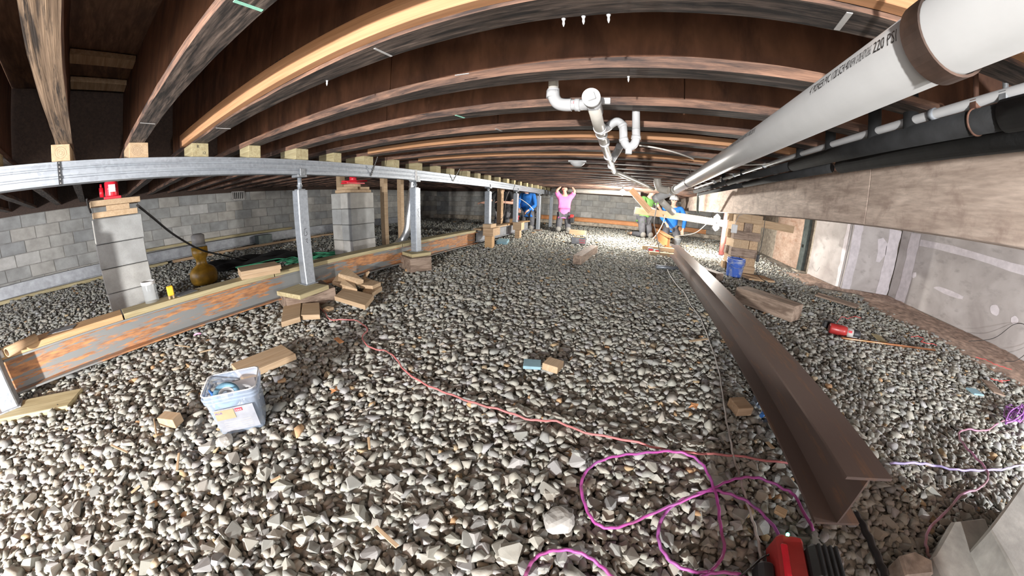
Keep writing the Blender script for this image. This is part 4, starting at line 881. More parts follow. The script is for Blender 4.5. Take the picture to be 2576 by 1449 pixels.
# blue pail by the crib
t = empty('bucket', 'dusty blue plastic bucket standing in front of the girder crib', 'bucket', (1.70, 5.08, 0.0))
bm = NB(); lathe(bm, [(0.10, 0.012), (0.118, 0.0), (0.122, 0.01), (0.143, 0.27), (0.147, 0.285), (0.140, 0.285), (0.137, 0.27), (0.118, 0.02), (0.001, 0.02)], 32, cap=False); obj('pail', bm, M['bucket'], t)
for z in (0.205, 0.235, 0.255):
    bm = NB(); rz_ = 0.122 + 0.021 * z / 0.27; lathe(bm, [(rz_, z - 0.004), (rz_ + 0.007, z - 0.003), (rz_ + 0.007, z + 0.003), (rz_, z + 0.004)], 32, cap=False); obj('pail_rib', bm, M['bucket'], t)
bm = NB(); tube(bm, [(0.15 * math.cos(a), -0.15 * math.sin(a) * 0.98 - 0.0, 0.245 - 0.10 * math.sin(a)) for a in np.linspace(0.0, math.pi, 20)], 0.0025, 6); obj('pail_handle', bm, M['galv'], t)
# ------------------------------------------------------------------ loose lumber on the gravel
def offcut(name, label, cat, px, zs, h, mat):
    zs = zs if isinstance(zs, (list, tuple)) else [zs] * len(px); T = [at_z(*p, z) for p, z in zip(px, zs)]; c = sum(T, Vector()) / len(T)
    n = (T[1] - T[0]).cross(T[2] - T[1]).normalized(); n = n if n.z > 0 else -n; ex = (T[1] - T[0]).normalized(); R = basis(ex, n.cross(ex)); Ri = R.transposed(); bm = NB()
    A = [bm.verts.new(Ri @ (t - c)) for t in T]; B = [bm.verts.new(Ri @ (t - c) - Vector((0, 0, h))) for t in T]; k = len(T); bm.faces.new(A); bm.faces.new(B[::-1])
    for i in range(k): bm.faces.new((A[i], B[i], B[(i + 1) % k], A[(i + 1) % k]))
    bmesh.ops.recalc_face_normals(bm, faces=bm.faces); bmesh.ops.bevel(bm, geom=bm.edges[:], offset=.002, segments=1, affect='EDGES')
    return tag(obj(name, bm, M[mat], None, c, R), label, cat)
slab('board', 'tan plank lying behind the clear tub', 'board', (581, 915), (708, 866), (735, 893), 0.038, 0.045, 'pine')
slab('wood_block', 'small tan block at the lower left, with a stick beside it', 'block', (393, 1052), (414, 1033), (438, 1053), 0.045, 0.05, 'pine')
slab('stick', 'thin splinter leaning by the small lower-left block', 'stick', (385, 1052), (391, 1094), (394, 1093), 0.008, 0.03, 'pine')
slab('board', 'teal foam offcut next to a tan block in mid gravel', 'board', (1316, 921), (1361, 924), (1361, 905), 0.018, 0.035, 'teal')
slab('wood_block', 'tan block next to the teal offcut', 'block', (1403, 925), (1419, 908), (1388, 891), 0.04, 0.05, 'pine')
slab('wood_block', 'tan ply block close to the brown beam', 'block', (1859, 1028), (1897, 1026), (1872, 998), 0.045, 0.055, 'crib')
offcut('plank', 'left front offcut below the nearest jack post', 'plank', [(707, 811), (755, 797), (757, 757), (713, 771)], .05, .04, 'pine')
offcut('plank', 'right front offcut below the nearest jack post', 'plank', [(757, 793), (804, 791), (803, 761), (761, 763)], .05, .04, 'pine')
offcut('plank', 'front board of the offcut pile right of the nearest post', 'plank', [(841, 745), (918, 768), (940, 742), (866, 723)], .075, .04, 'pine')
offcut('plank', 'board leaning at the back of the offcut pile', 'plank', [(851, 688), (871, 670), (915, 704), (899, 711)], [.19, .22, .13, .11], .035, 'pine')
offcut('plank', 'notched board in the middle of the offcut pile', 'plank', [(836, 708), (849, 690), (886, 699), (899, 728), (868, 722), (852, 713)], [.13, .16, .12, .09, .09, .11], .035, 'pine')
offcut('plank', 'board at the right end of the offcut pile', 'plank', [(905, 716), (917, 698), (958, 710), (937, 719)], .085, .035, 'pine')
offcut('plank', 'lower board under the right end of the offcut pile', 'plank', [(912, 732), (925, 712), (961, 721), (936, 737)], .045, .04, 'pine')
slab('stick', 'thin upright scrap poking from the offcut pile', 'stick', (910, 700), (918, 687), (921, 692), 0.02, 0.09, 'pine', zB=0.13)
slab('wood_block', 'little wedge by the two front offcuts', 'block', (812, 775), (826, 778), (829, 770), 0.025, 0.035, 'pine')
a, b = at_g(1451, 664), at_g(1494, 634); d = b - a; lumber('timber', 'squared grey timber alone in the middle of the gravel', 'timber', (d.length, .13, .135), (a + b) / 2 + Vector((0, 0, .06)), basis(d, Vector((0, 0, 1)).cross(d)), 'oldtimber')
c = at_g(1452, 592); lumber('timber', 'squared timber chunk behind the carton of fasteners', 'timber', (0.42, 0.16, 0.14), (c.x, c.y + .08, c.z + 0.06), (0, 0, -0.12), 'pine')
slab('timber', 'mossy squared timber right of the brown beam', 'timber', (1853, 722), (2000, 771), (2021, 765), 0.16, 0.155, 'oldtimber')
a, b = at_z(1752, 668, 0.11), at_z(1812, 688, 0.11); d = b - a; lumber('timber', 'flat timber between the brown beam and the blue bucket', 'timber', (d.length, .15, .11), (a + b) / 2 - Vector((0, 0, .055)), basis(d, Vector((0, 0, 1)).cross(d)), 'oldtimber')
slab('board', 'flat pale board on the gravel right of the blue bucket', 'board', (1885, 700), (1950, 707), (1957, 698), 0.03, 0.04, 'crib')
slab('board', 'buckled grey board lying along the dirt bank', 'board', (2050, 741), (2155, 773), (2166, 768), 0.02, 0.06, 'oldtimber')
slab('board', 'small green-tinged offcut near the copper pipe', 'board', (2192, 838), (2214, 858), (2222, 851), 0.012, 0.03, 'treated')
slab('board', 'pale slate-like chip near the violet cords', 'board', (2430, 974), (2452, 990), (2458, 980), 0.012, 0.03, 'teal')
slab('board', 'brown broken board by the red wires at the right edge', 'board', (2500, 985), (2530, 995), (2538, 975), 0.012, 0.04, 'oldtimber')
slab('wood_chip', 'small tan chip left of the black hose', 'chip', (1949, 1285), (1977, 1300), (1979, 1281), 0.012, 0.03, 'pine')
chips = [((503, 886), (532, 879), 0.012, 'flat tan chip left of the tub'), ((445, 1185), (450, 1140), 0.006, 'long splinter below the small block'), ((280, 1120), (320, 1138), 0.006, 'thin splinter left of the small block'), ((945, 1325), (1000, 1375), 0.008, 'orange splinter at bottom centre'),
         ((860, 862), (845, 850), 0.02, 'reddish chip above the pink cord'), ((1930, 1112), (1945, 1128), 0.012, 'yellowish chip beside the brown beam'), ((330, 1240), (352, 1222), 0.006, 'splinter at lower left'), ((1735, 858), (1780, 852), 0.014, 'curled tan bark strip by the grey cable'),
         ((440, 868), (478, 873), 0.005, 'thin splinter near the base beam'), ((498, 815), (520, 809), 0.006, 'splinter against the rusty beam'), ((680, 1212), (706, 1199), 0.008, 'orange chip below the tub'), ((930, 1130), (927, 1100), 0.006, 'brown twig in mid gravel')]
for a, b, w, lab in chips:
    p, q_ = at_z(*a, 0.022), at_z(*b, 0.028); d = q_ - p; bm = NB(); box(bm, (0, 0, 0), (d.length, w * 1.6, 0.005), bev=.001)
    tag(obj('wood_chip', bm, M['pine'] if 'red' not in lab else M['leaf'], None, (p + q_) / 2, basis(d, Vector((0, 0, 1)).cross(d))), lab, 'chip')
for px, lab in (((843, 985), 'crumpled orange dry leaf right of the tub'), ((1745, 1026), 'small orange leaf left of the tan ply block')):
    c = at_z(*px, 0.02); bm = NB(); vs = []
    for k in range(9):
        a = 2 * math.pi * k / 9; r = 0.03 * (1 if k % 2 else 0.5); vs.append(bm.verts.new((r * math.cos(a), r * math.sin(a), random.uniform(0, .018))))
    cv = bm.verts.new((0, 0, .014))
    for k in range(9): bm.faces.new((cv, vs[k], vs[(k + 1) % 9]))
    tag(obj('dry_leaf', bm, M['leaf'], None, c), lab, 'leaf')
c = at_z(497, 842, 0.02); bm = NB(); tube(bm, [(-.02, -0.02, 0), (0, 0, .01), (0.012, 0.025, .004)], 0.007, 6); tag(obj('plastic_scrap', bm, M['pinkscrap'], None, c), 'pink plastic scrap near the rusty base beam', 'scrap')
# cartons of fasteners
c = at_g(1455, 612); t = empty('carton', 'open carton of fasteners with red print, behind the squared timber', 'carton', c, 0.25)
bm = NB(); w, d_, h = 0.30, 0.22, 0.13
for s in (-1, 1): box(bm, (s * w / 2, 0, h / 2), (0.006, d_, h)); box(bm, (0, s * d_ / 2, h / 2), (w, 0.006, h))
box(bm, (0, 0, 0.005), (w, d_, 0.006)); obj('carton_body', bm, M['labelgrey'], t)
bm = NB(); box(bm, (0, 0.0, h + 0.004), (w * .8, d_ * .5, 0.006), bev=.001); obj('carton_flap', bm, M['card'], t)
me = text_mesh('PLUS', 0.06, .0005); me.materials.append(M['redlabel']); link('red_print', me, t, (0.0, -d_ / 2 - 0.004, 0.06), Euler((math.pi / 2, 0, 0)))
bm = NB(); box(bm, (0.07, -d_ / 2 - 0.004, 0.03), (0.12, 0.002, 0.014)); obj('red_stripe', bm, M['redlabel'], t)
c = at_z(1640, 634, 0.0); bm = NB(); box(bm, (0, 0, 0.035), (0.13, 0.09, 0.07), bev=.004); box(bm, (0.15, -0.05, 0.03), (0.12, 0.1, 0.06), bev=.004)
bm.free()
for i, (px, lab) in enumerate((((1636, 632), 'red and white carton left of the pair by the beam end'), ((1652, 636), 'red and white carton right of the pair by the beam end'))):
    c = at_g(*px); t = empty('carton', lab, 'carton', c, 0.3 * i); bm = NB(); box(bm, (0, 0, 0.035), (0.11, 0.08, 0.07), bev=.004); obj('carton_body', bm, M['labelgrey'], t); bm = NB(); box(bm, (0, -0.0415, 0.035), (0.085, 0.002, 0.04)); obj('red_print', bm, M['redlabel'], t)
bm = NB(); a, b = at_z(1650, 671, 0.03), at_z(1705, 675, 0.03); cyl(bm, a, b, 0.03, n=10); tag(obj('conduit_offcut', bm, M['galv']), 'pale metal tube lying left of the brown beam', 'tube')

# clear tub with its contents
zt_ = 0.20
fl, fr, br_, bl_ = at_z(509, 1004, zt_), at_z(652, 974, zt_), at_z(646, 922, zt_), at_z(517, 946, zt_)
ctr = (fl + fr + br_ + bl_) / 4; ex = (fr - fl).normalized(); yawt = math.atan2(ex.y, ex.x); Wt = ((fr - fl).length + (br_ - bl_).length) / 2; Dt = ((bl_ - fl).length + (br_ - fr).length) / 2
t = empty('tub', 'square clear plastic tub of tape and screws with a printed label', 'tub', (ctr.x, ctr.y, 0.0), yawt)
def rrect(w, d, r, z, n=5):
    out = []
    for cx_, cy2, a0 in ((w / 2 - r, d / 2 - r, 0), (-w / 2 + r, d / 2 - r, 90), (-w / 2 + r, -d / 2 + r, 180), (w / 2 - r, -d / 2 + r, 270)):
        for k in range(n): a = math.radians(a0 + 90 * k / (n - 1)); out.append((cx_ + r * math.cos(a), cy2 + r * math.sin(a), z))
    return out
def loops(bm, Ls, capb=True):
    R_ = [[bm.verts.new(p) for p in L] for L in Ls]; n = len(R_[0])
    for A, B in zip(R_[:-1], R_[1:]):
        for k in range(n): bm.faces.new((A[k], A[(k + 1) % n], B[(k + 1) % n], B[k])).smooth = True
    if capb: bm.faces.new(R_[0][::-1])
bm = NB(); s_ = 0.80; loops(bm, [rrect(Wt * s_, Dt * s_, .02, .004), rrect(Wt * (s_ + .03), Dt * (s_ + .03), .025, .012), rrect(Wt * .95, Dt * .95, .028, .165), rrect(Wt * .96, Dt * .96, .028, .198)]); obj('tub_shell', bm, M['clear'], t)
for z, g_ in ((.168, 1.0), (.184, 1.02)):
    bm = NB(); loops(bm, [rrect(Wt * (g_ - .05), Dt * (g_ - .05), .028, z - .005), rrect(Wt * g_, Dt * g_, .03, z - .004), rrect(Wt * g_, Dt * g_, .03, z + .004), rrect(Wt * (g_ - .05), Dt * (g_ - .05), .028, z + .005)], False); obj('tub_rim', bm, M['clear'], t)
bm = NB(); loops(bm, [rrect(Wt * .97, Dt * .97, .03, .198), rrect(Wt * 1.0, Dt * 1.0, .03, .203), rrect(Wt * .95, Dt * .95, .028, .203)], False); obj('tub_lip', bm, M['white'], t)
yf = -Dt / 2; tl = math.atan2(Dt * .075, .16)
lab_ = empty('tub_label', None, None, (0, yf * .885, .082)); lab_.parent = t; lab_.rotation_euler = (math.pi / 2 + tl, 0, 0); lab_['label'] = 'printed label with tan panel and red badge'
bm = NB(); box(bm, (0, 0, 0), (Wt * .70, .115, .0012)); obj('label_sheet', bm, M['labelgrey'], lab_, (0, 0, .006))
bm = NB(); box(bm, (0, 0, 0), (Wt * .34, .045, .001)); obj('tan_panel', bm, M['card'], lab_, (-Wt * .17, .03, .0075))
bm = NB(); box(bm, (0, 0, 0), (.030, .015, .001)); obj('red_badge', bm, M['redlabel'], lab_, (Wt * .085, .043, .0075))
for s, x, y, sz, mt in (('PLUS', -Wt * .33, .037, .013, 'inkblue'), ('MAX', Wt * .03, .038, .012, 'white')):
    me = text_mesh(s, sz, .0002); me.materials.append(M[mt]); link('label_text', me, lab_, (x, y, .0085))
for k in range(4): bm = NB(); box(bm, (0, 0, 0), (Wt * .5, .0022, .0006)); obj('text_line', bm, M['grey'], lab_, (0, -.008 - .011 * k, .0070))
tc = Matrix.Translation((ctr.x, ctr.y, 0)) @ Matrix.Rotation(yawt, 4, 'Z')
def in_tub(name, label, cat, bm, mat, loc, rot): o = obj(name, bm, M[mat], None, tc @ Vector(loc), (tc.to_3x3() @ Euler(rot).to_matrix()).to_euler()); return tag(o, label, cat)
bm = NB(); n = 28; ra, rb, hh = .034, .056, .024; pr = [(ra, -hh / 2), (rb, -hh / 2), (rb, hh / 2), (ra, hh / 2), (ra, -hh / 2)]
lathe(bm, pr, n, cap=False); in_tub('tape_roll', 'blue masking tape roll inside the clear tub', 'tape', bm, 'bluetape', (-.025, -.03, .158), (.55, .12, 0))
bm = NB(); lathe(bm, [(ra - .001, -hh / 2), (ra - .004, -hh / 2), (ra - .004, hh / 2), (ra - .001, hh / 2)], n, cap=False); in_tub('tape_core', 'white card core of the tape roll in the tub', 'core', bm, 'white', (-.025, -.03, .158), (.55, .12, 0))
bm = NB(); box(bm, (0, 0, 0), (.13, .002, .10)); in_tub('paper_sheet', 'folded white paper standing in the back of the tub', 'paper', bm, 'white', (.02, .045, .12), (-.5, 0, 0.1))
bm = NB(); box(bm, (0, 0, 0), (.09, .07, .06), bev=.004); in_tub('white_pack', 'white packet at the bottom of the tub', 'packet', bm, 'white', (-.02, .01, .05), (0, .2, .4))
bm = NB()
for _ in range(70):
    p = Vector((random.uniform(-.035, .045), random.uniform(-.04, .045), random.uniform(-.02, .02))); d = Vector((random.gauss(0, 1), random.gauss(0, 1), random.gauss(0, 1))).normalized() * .016; cyl(bm, p, p + d, .002, .0012, 5)
o = in_tub('screws', 'heap of dark screws in the right half of the tub', 'screws', bm, 'screws', (.045, .0, .115), (0, 0, 0)); o['kind'] = 'stuff'
bm = NB(); tube(bm, [(0, 0, 0), (.01, .015, .03), (-.005, .02, .06), (-.012, .01, .085)], [.012, .016, .010, .003], 7); in_tub('cloth_scrap', 'crumpled teal plastic in the left corner of the tub', 'scrap', bm, 'blueglove', (-.085, -.02, .10), (0, 0, 0))

# ------------------------------------------------------------------ cords and hoses on the gravel
def cord(name, label, pts, r, mat, z=0.018, cat='cord', zs=None, sub=5):
    P = [at_z(*p, z if zs is None else zs[i]) for i, p in enumerate(pts)]; Q = smooth_path(P, sub)
    for i, v in enumerate(Q): v.z += 0.003 * math.sin(i * 1.7)
    bm = NB(); tube(bm, Q, r, 8); return tag(obj(name, bm, M[mat], smooth=True), label, cat)
cord('extension_cord', 'faded pink extension cord snaking from the offcuts across the gravel', [(794, 763), (819, 788), (833, 804), (891, 805), (924, 827), (911, 849), (932, 874), (973, 884), (998, 904), (1018, 932), (1067, 965), (1125, 989), (1197, 1015), (1266, 1033), (1335, 1056), (1400, 1060), (1470, 1087), (1587, 1109), (1672, 1131), (1760, 1140), (1851, 1147), (1972, 1164), (2030, 1164)], 0.0048, 'cordpink')
cord('extension_cord', 'magenta cord lying in big open loops at bottom right', [(2046, 1335), (1999, 1248), (1972, 1230), (1918, 1205), (1873, 1201), (1833, 1210), (1793, 1228), (1725, 1257), (1649, 1288), (1578, 1319), (1528, 1328), (1493, 1310), (1472, 1270), (1462, 1225), (1472, 1190), (1502, 1163), (1551, 1147), (1613, 1140), (1681, 1135), (1730, 1143), (1766, 1167), (1790, 1212), (1806, 1266), (1811, 1315), (1822, 1382), (1802, 1422), (1775, 1440), (1721, 1431), (1681, 1405), (1658, 1364), (1658, 1324), (1676, 1288), (1716, 1257), (1784, 1234), (1828, 1241), (1878, 1261), (1927, 1302), (1967, 1355)], 0.0052, 'cordpurple',
     zs=[.02, .02, .022, .026, .03, .03, .028, .026, .024, .022, .022, .022, .022, .022, .024, .026, .026, .026, .028, .032, .036, .040, .032, .026, .022, .022, .022, .022, .022, .022, .022, .022, .022, .026, .024, .022, .022, .03])
cord('extension_cord', 'arched bit of magenta cord cut by the bottom edge', [(1318, 1470), (1325, 1440), (1345, 1405), (1381, 1387), (1434, 1384), (1479, 1400), (1515, 1427), (1550, 1460)], 0.0052, 'cordpurple', 0.024)
cord('extension_cord', 'low magenta loop entering the bottom edge beside the charger', [(1740, 1475), (1766, 1449), (1800, 1441), (1850, 1443), (1890, 1460)], 0.005, 'cordpurple', 0.024)
cord('cable', 'grey cable running from the orange beam down along the brown beam', [(1655, 588), (1658, 612), (1668, 650), (1690, 700), (1722, 738), (1738, 768), (1761, 800), (1781, 849), (1806, 925), (1817, 988), (1826, 1051), (1837, 1104), (1846, 1154), (1860, 1194), (1869, 1230), (1887, 1288), (1902, 1337), (1913, 1395), (1920, 1455)], 0.0045, 'cordgrey')
cord('extension_cord', 'mauve-brown cord curling down the right edge to the concrete', [(2590, 1066), (2544, 1056), (2514, 1063), (2480, 1083), (2434, 1080), (2412, 1090), (2420, 1113), (2450, 1146), (2480, 1180), (2484, 1206), (2460, 1230), (2420, 1243), (2394, 1273), (2364, 1303), (2340, 1327), (2329, 1357), (2334, 1390), (2350, 1423), (2370, 1455)], 0.0055, 'cordbrown')
cord('extension_cord', 'lilac cord running out to the right edge from the brown beam end', [(2240, 1166), (2300, 1165), (2345, 1170), (2400, 1181), (2450, 1183), (2520, 1181), (2550, 1174), (2590, 1168)], 0.0055, 'cordblue')
pts = []
for k in range(34):
    a = k * 1.25; pts.append((2556 + 38 * math.cos(a) * random.uniform(.4, 1.1), 1040 + 24 * math.sin(a * 1.3) * random.uniform(.4, 1.1)))
cord('cord_tangle', 'tangled heap of violet cord at the right edge', pts, 0.005, 'cordviolet', zs=[0.02 + 0.0016 * k for k in range(34)])
cord('hose', 'black flat hose coming out from under the brown beam end', [(2150, 1290), (2172, 1325), (2196, 1375), (2220, 1430), (2232, 1465)], 0.012, 'blackplastic', 0.02, 'hose')
cord('wire', 'thin black wire crossing beneath the charger', [(1855, 1455), (1885, 1432), (1915, 1405), (1935, 1395)], 0.003, 'cordblack', 0.03)
for lab, pts in (('short red wire above the red drill', [(2105, 812), (2118, 797), (2132, 801), (2150, 796), (2166, 800)]), ('red wire bunch on gravel right of the copper pipe', [(2292, 848), (2310, 846), (2325, 853), (2318, 860), (2350, 866), (2356, 869)]),
                 ('red wire trailing along the dirt bank', [(2455, 899), (2480, 905), (2500, 915), (2520, 922), (2545, 930)]), ('red wire scraps near the right edge', [(2492, 953), (2510, 957), (2522, 962), (2515, 958), (2540, 957)])):
    cord('wire', lab, pts, 0.003, 'cordred', 0.05, 'wire')
P = smooth_path([Vector((4.1, 3.0, 0.07)), Vector((4.45, 2.95, 0.16)), Vector((4.70, 2.92, 0.36)), Vector((4.72, 2.75, 0.38)), Vector((4.66, 2.62, 0.22)), Vector((4.4, 2.55, 0.08)), Vector((4.1, 2.5, 0.06))], 6)
bm = NB(); tube(bm, P, 0.0035, 6); tag(obj('wire', bm, M['cordblack']), 'dark wire looping up against the plaster panel', 'wire')
bm = NB(); cyl(bm, at_z(2118, 850, 0.035), at_z(2352, 881, 0.035), 0.010, n=12); tag(obj('copper_pipe', bm, M['copper']), 'bright copper pipe lying on the gravel at right', 'pipe')
bm = NB(); cyl(bm, at_z(2130, 846, 0.03), at_z(2156, 851, 0.03), 0.008, n=8); tag(obj('white_tube', bm, M['white']), 'short white tube beside the copper pipe', 'tube')
bm = NB(); tube(bm, smooth_path([at_x(345, 516, -3.55), at_x(385, 548, -3.7), at_x(440, 592, -3.9), at_x(505, 628, -4.3), at_x(560, 642, -4.6), at_z(625, 655, 0.02)], 6), 0.011, 8); tag(obj('cable', bm, M['cordblack']), 'thick black cable drooping from the near block pier to the yellow stand', 'cable')
bm = NB(); tube(bm, smooth_path([at_x(218, 500, -3.7), at_x(222, 518, -3.75), at_x(228, 535, -3.8)], 4), 0.009, 6); tag(obj('cable', bm, M['cordblack']), 'short black cable at the left of the near pier top', 'cable')
def air(label, pts, r, mat): bm = NB(); tube(bm, smooth_path(pts, 6), r, 6); return tag(obj('cable', bm, M[mat]), label, 'cable')
air('white cable sagging from the drain trap toward the big pipe', [at_z(1608, 366, H - .02), at_z(1650, 372, H - .03), at_z(1700, 384, H - .04), at_z(1745, 400, H - .02)], .006, 'cordwhite')
air('white cable running from the big pipe up to the black pipe', [at_z(1800, 411, H - .03), at_z(1880, 415, H - .03), at_z(1950, 410, H - .03), at_z(1990, 395, H - .02)], .006, 'cordwhite')
air('white cable hanging in a curve below the cross board toward the bulbs', [at_y(1672, 541, 7.2), at_y(1668, 560, 7.3), at_y(1655, 585, 7.4), at_y(1643, 600, 7.5)], .009, 'cordwhite')
air('white cable swooping from the bulbs to the blue-sleeved worker', [at_y(1790, 548, 7.0), at_y(1775, 565, 7.3), at_y(1750, 585, 7.8), at_y(1720, 592, 8.4), at_y(1700, 592, 9.0)], .008, 'cordwhite')
air('tan cable bundle hanging from the white elbows', [at_y(1652, 505, 5.2), at_y(1650, 530, 5.2), at_y(1645, 560, 5.25), at_y(1650, 585, 5.3), at_y(1655, 610, 5.4), at_z(1660, 640, .02)], .010, 'cordgrey')
air('black cord with an inline plug hanging from the girder by the crib', [Vector((2.03, 5.02, 1.0)), Vector((2.03, 5.0, 0.6)), Vector((2.0, 4.98, 0.3)), Vector((2.02, 4.9, 0.10)), Vector((2.1, 4.6, 0.04))], .005, 'cordblack')
bm = NB(); box(bm, (0, 0, 0), (.04, .04, .11), bev=.008); tag(obj('inline_plug', bm, M['blackplastic'], None, (2.0, 4.98, 0.34)), 'black inline plug on the hanging cord by the crib', 'plug')
air('thin cables looping by the brown stud', [at_y(1281, 480, 6.6), at_y(1272, 505, 6.6), at_y(1268, 540, 6.6), at_y(1252, 560, 6.6), at_y(1240, 562, 6.5)], .006, 'cordgrey')
air('yellowish cable across the capped worker', [at_y(1300, 497, 6.75), at_y(1312, 502, 6.75), at_y(1330, 515, 6.8), at_y(1342, 528, 6.9)], .008, 'cordwhite')

# ------------------------------------------------------------------ tools and oddments
c = at_z(2128, 836, 0.05); t = empty('drill', 'red cordless drill lying on its side right of the brown beam', 'drill', (c.x, c.y, 0.055), -0.35)
k_ = 1.25
bm = NB(); tube(bm, [(-.13 * k_, 0, 0), (-.12 * k_, 0, 0), (-.03 * k_, 0, 0), (0, 0, 0)], [.03 * k_, .038 * k_, .04 * k_, .036 * k_], 16); obj('motor_housing', bm, M['red'], t)
bm = NB(); tube(bm, [(0, 0, 0), (.03 * k_, 0, 0), (.05 * k_, 0, 0)], [.036 * k_, .034 * k_, .03 * k_], 16); g_ = obj('gear_case', bm, M['grey'], t)
bm = NB(); box(bm, (.02 * k_, -.03 * k_, .018), (.028 * k_, .012, .02), bev=.002); obj('red_badge', bm, M['redlabel'], g_)
bm = NB(); tube(bm, [(.05 * k_, 0, 0), (.06 * k_, 0, 0), (.10 * k_, 0, 0), (.11 * k_, 0, 0)], [.030 * k_, .033 * k_, .028 * k_, .014 * k_], 16); obj('chuck', bm, M['blackplastic'], t)
bm = NB(); tube(bm, [(-.07 * k_, 0.02, 0), (-.09 * k_, .08, -.01), (-.10 * k_, .13, -.015)], [.028, .024, .026], 12); obj('handle', bm, M['blackplastic'], t)
bm = NB(); box(bm, (-.105 * k_, .16, -.01), (.12, .06, .07), bev=.01); obj('battery', bm, M['blackplastic'], t)
c = at_z(2025, 1428, 0.06); t = empty('battery_charger', 'red tool charger with ribbed black battery and a green light', 'charger', (c.x, c.y, 0.0)); ccp = c
ch = Vector((at_z(1950, 1400, .09) - at_z(2060, 1420, .09))); yawc = math.atan2(-ch.y, -ch.x); t.rotation_euler = (0, 0, yawc)
bm = NB(); box(bm, (-.045, 0, .045), (.085, .17, .09), bev=.014); bmesh.ops.transform(bm, matrix=Matrix.Shear('XZ', 4, (0.15, 0)) if False else Matrix.Identity(4), verts=bm.verts); cb = obj('charger_body', bm, M['red'], t)
bm = NB(); box(bm, (-.075, -.02, .092), (.02, .12, .010), bev=.004); obj('charger_ridge', bm, M['redpaint'], t)
bm = NB(); box(bm, (.045, -.005, .055), (.10, .12, .11), bev=.014); b = obj('battery', bm, M['blackplastic'], t)
for k in range(4): bm = NB(); box(bm, (.02 + .018 * k, -.005, .112), (.009, .10, .008), bev=.002); obj('battery_rib', bm, M['foam'], b)
bm = NB(); box(bm, (.075, -.068, .06), (.02, .003, .014)); obj('battery_mark', bm, M['card'], b)
pl = at_z(1990, 1372, .10); bm = NB(); bmesh.ops.create_uvsphere(bm, u_segments=12, v_segments=8, radius=.0055); o = obj('status_light', bm, M['led'], t, (-.055, .078, .088))
bm = NB(); box(bm, (-.11, -.04, .03), (.05, .09, .06), bev=.012); obj('charger_foot', bm, M['blackplastic'], t)
# blue plastic by the beam
a = at_z(1908, 1015, 0.02); bm = NB()
bmesh.ops.create_grid(bm, x_segments=9, y_segments=7, size=0.5)
for v in bm.verts: v.co = Vector((v.co.x * .11, v.co.y * .07, .012 * math.sin(v.co.x * 9) + .010 * math.cos(v.co.y * 11 + v.co.x * 5)))
r_ = bmesh.ops.solidify(bm, geom=bm.faces[:], thickness=.003); tag(obj('plastic_sheet', bm, M['tarp'], None, (a.x, a.y, .03), (0, 0, .9)), 'pale crumpled plastic sheet beside the brown beam', 'sheet')
a = at_z(1925, 1042, 0.02); bm = NB(); tube(bm, [(-.04, 0, 0), (0, .008, .004), (.045, .0, .0)], [.010, .014, .008], 10); tag(obj('rubber_glove', bm, M['blueglove'], None, (a.x, a.y, .024), (0, 0, .7)), 'bright blue rubber scrap under the pale plastic by the beam', 'scrap')
# concrete lumps at bottom right
a = Vector((1.40, 0.54, 0)); Z = lambda px, z: at_z(*px, z)
def rough_block(name, label, base, ztop, mat, cat, seed, zb=-0.02, rough=.006):
    r = random.Random(seed); bm = NB(); top = [bm.verts.new((p.x, p.y, ztop)) for p in base]; bot = [bm.verts.new((p.x, p.y, zb)) for p in base]; n = len(base)
    bm.faces.new(top); bm.faces.new(bot[::-1])
    for k in range(n): bm.faces.new((top[k], bot[k], bot[(k + 1) % n], top[(k + 1) % n]))
    bmesh.ops.recalc_face_normals(bm, faces=bm.faces); bmesh.ops.bevel(bm, geom=bm.edges[:], offset=.008, segments=1, affect='EDGES')
    for v in bm.verts: v.co += Vector((r.gauss(0, 1), r.gauss(0, 1), r.gauss(0, 1))) * rough * .25
    return tag(obj(name, bm, M[mat]), label, cat)
rough_block('concrete_block', 'broken concrete block with a smooth grey face at the bottom right', [Z((2348, 1395), .05), Z((2398, 1308), .05), Z((2480, 1300), .05), Z((2500, 1350), .05), Z((2560, 1450), .05), Z((2480, 1500), .05), Z((2380, 1470), .05)], .05, 'concrete', 'block', 3)
rough_block('concrete_block', 'tall pale concrete block cut by the right edge', [Z((2492, 1325), .16), Z((2576, 1208), .16), Z((2660, 1290), .16), Z((2640, 1500), .16), Z((2575, 1480), .16)], .16, 'concrete', 'block', 5)
rough_block('rubble', 'brown lump of rubble between the hose and the cord', [Z((2262, 1395), .05), Z((2300, 1385), .05), Z((2345, 1410), .05), Z((2350, 1445), .05), Z((2280, 1450), .05)], .05, 'cracked', 'rubble', 8)
for px, r, lab in (((1408, 1310), .045, 'big crumbly pale concrete lump in the near gravel'), ((565, 1108), .035, 'pale rounded stone lump in front of the clear tub')):
    c = at_z(*px, 0.02); bm = NB(); bmesh.ops.create_icosphere(bm, subdivisions=3, radius=r)
    for v in bm.verts: v.co *= 1 + .10 * math.sin(v.co.x * 90) * math.cos(v.co.y * 70) + random.uniform(-.06, .06); v.co.z *= .6
    tag(obj('concrete_lump', bm, M['concrete'], None, c), lab, 'lump')
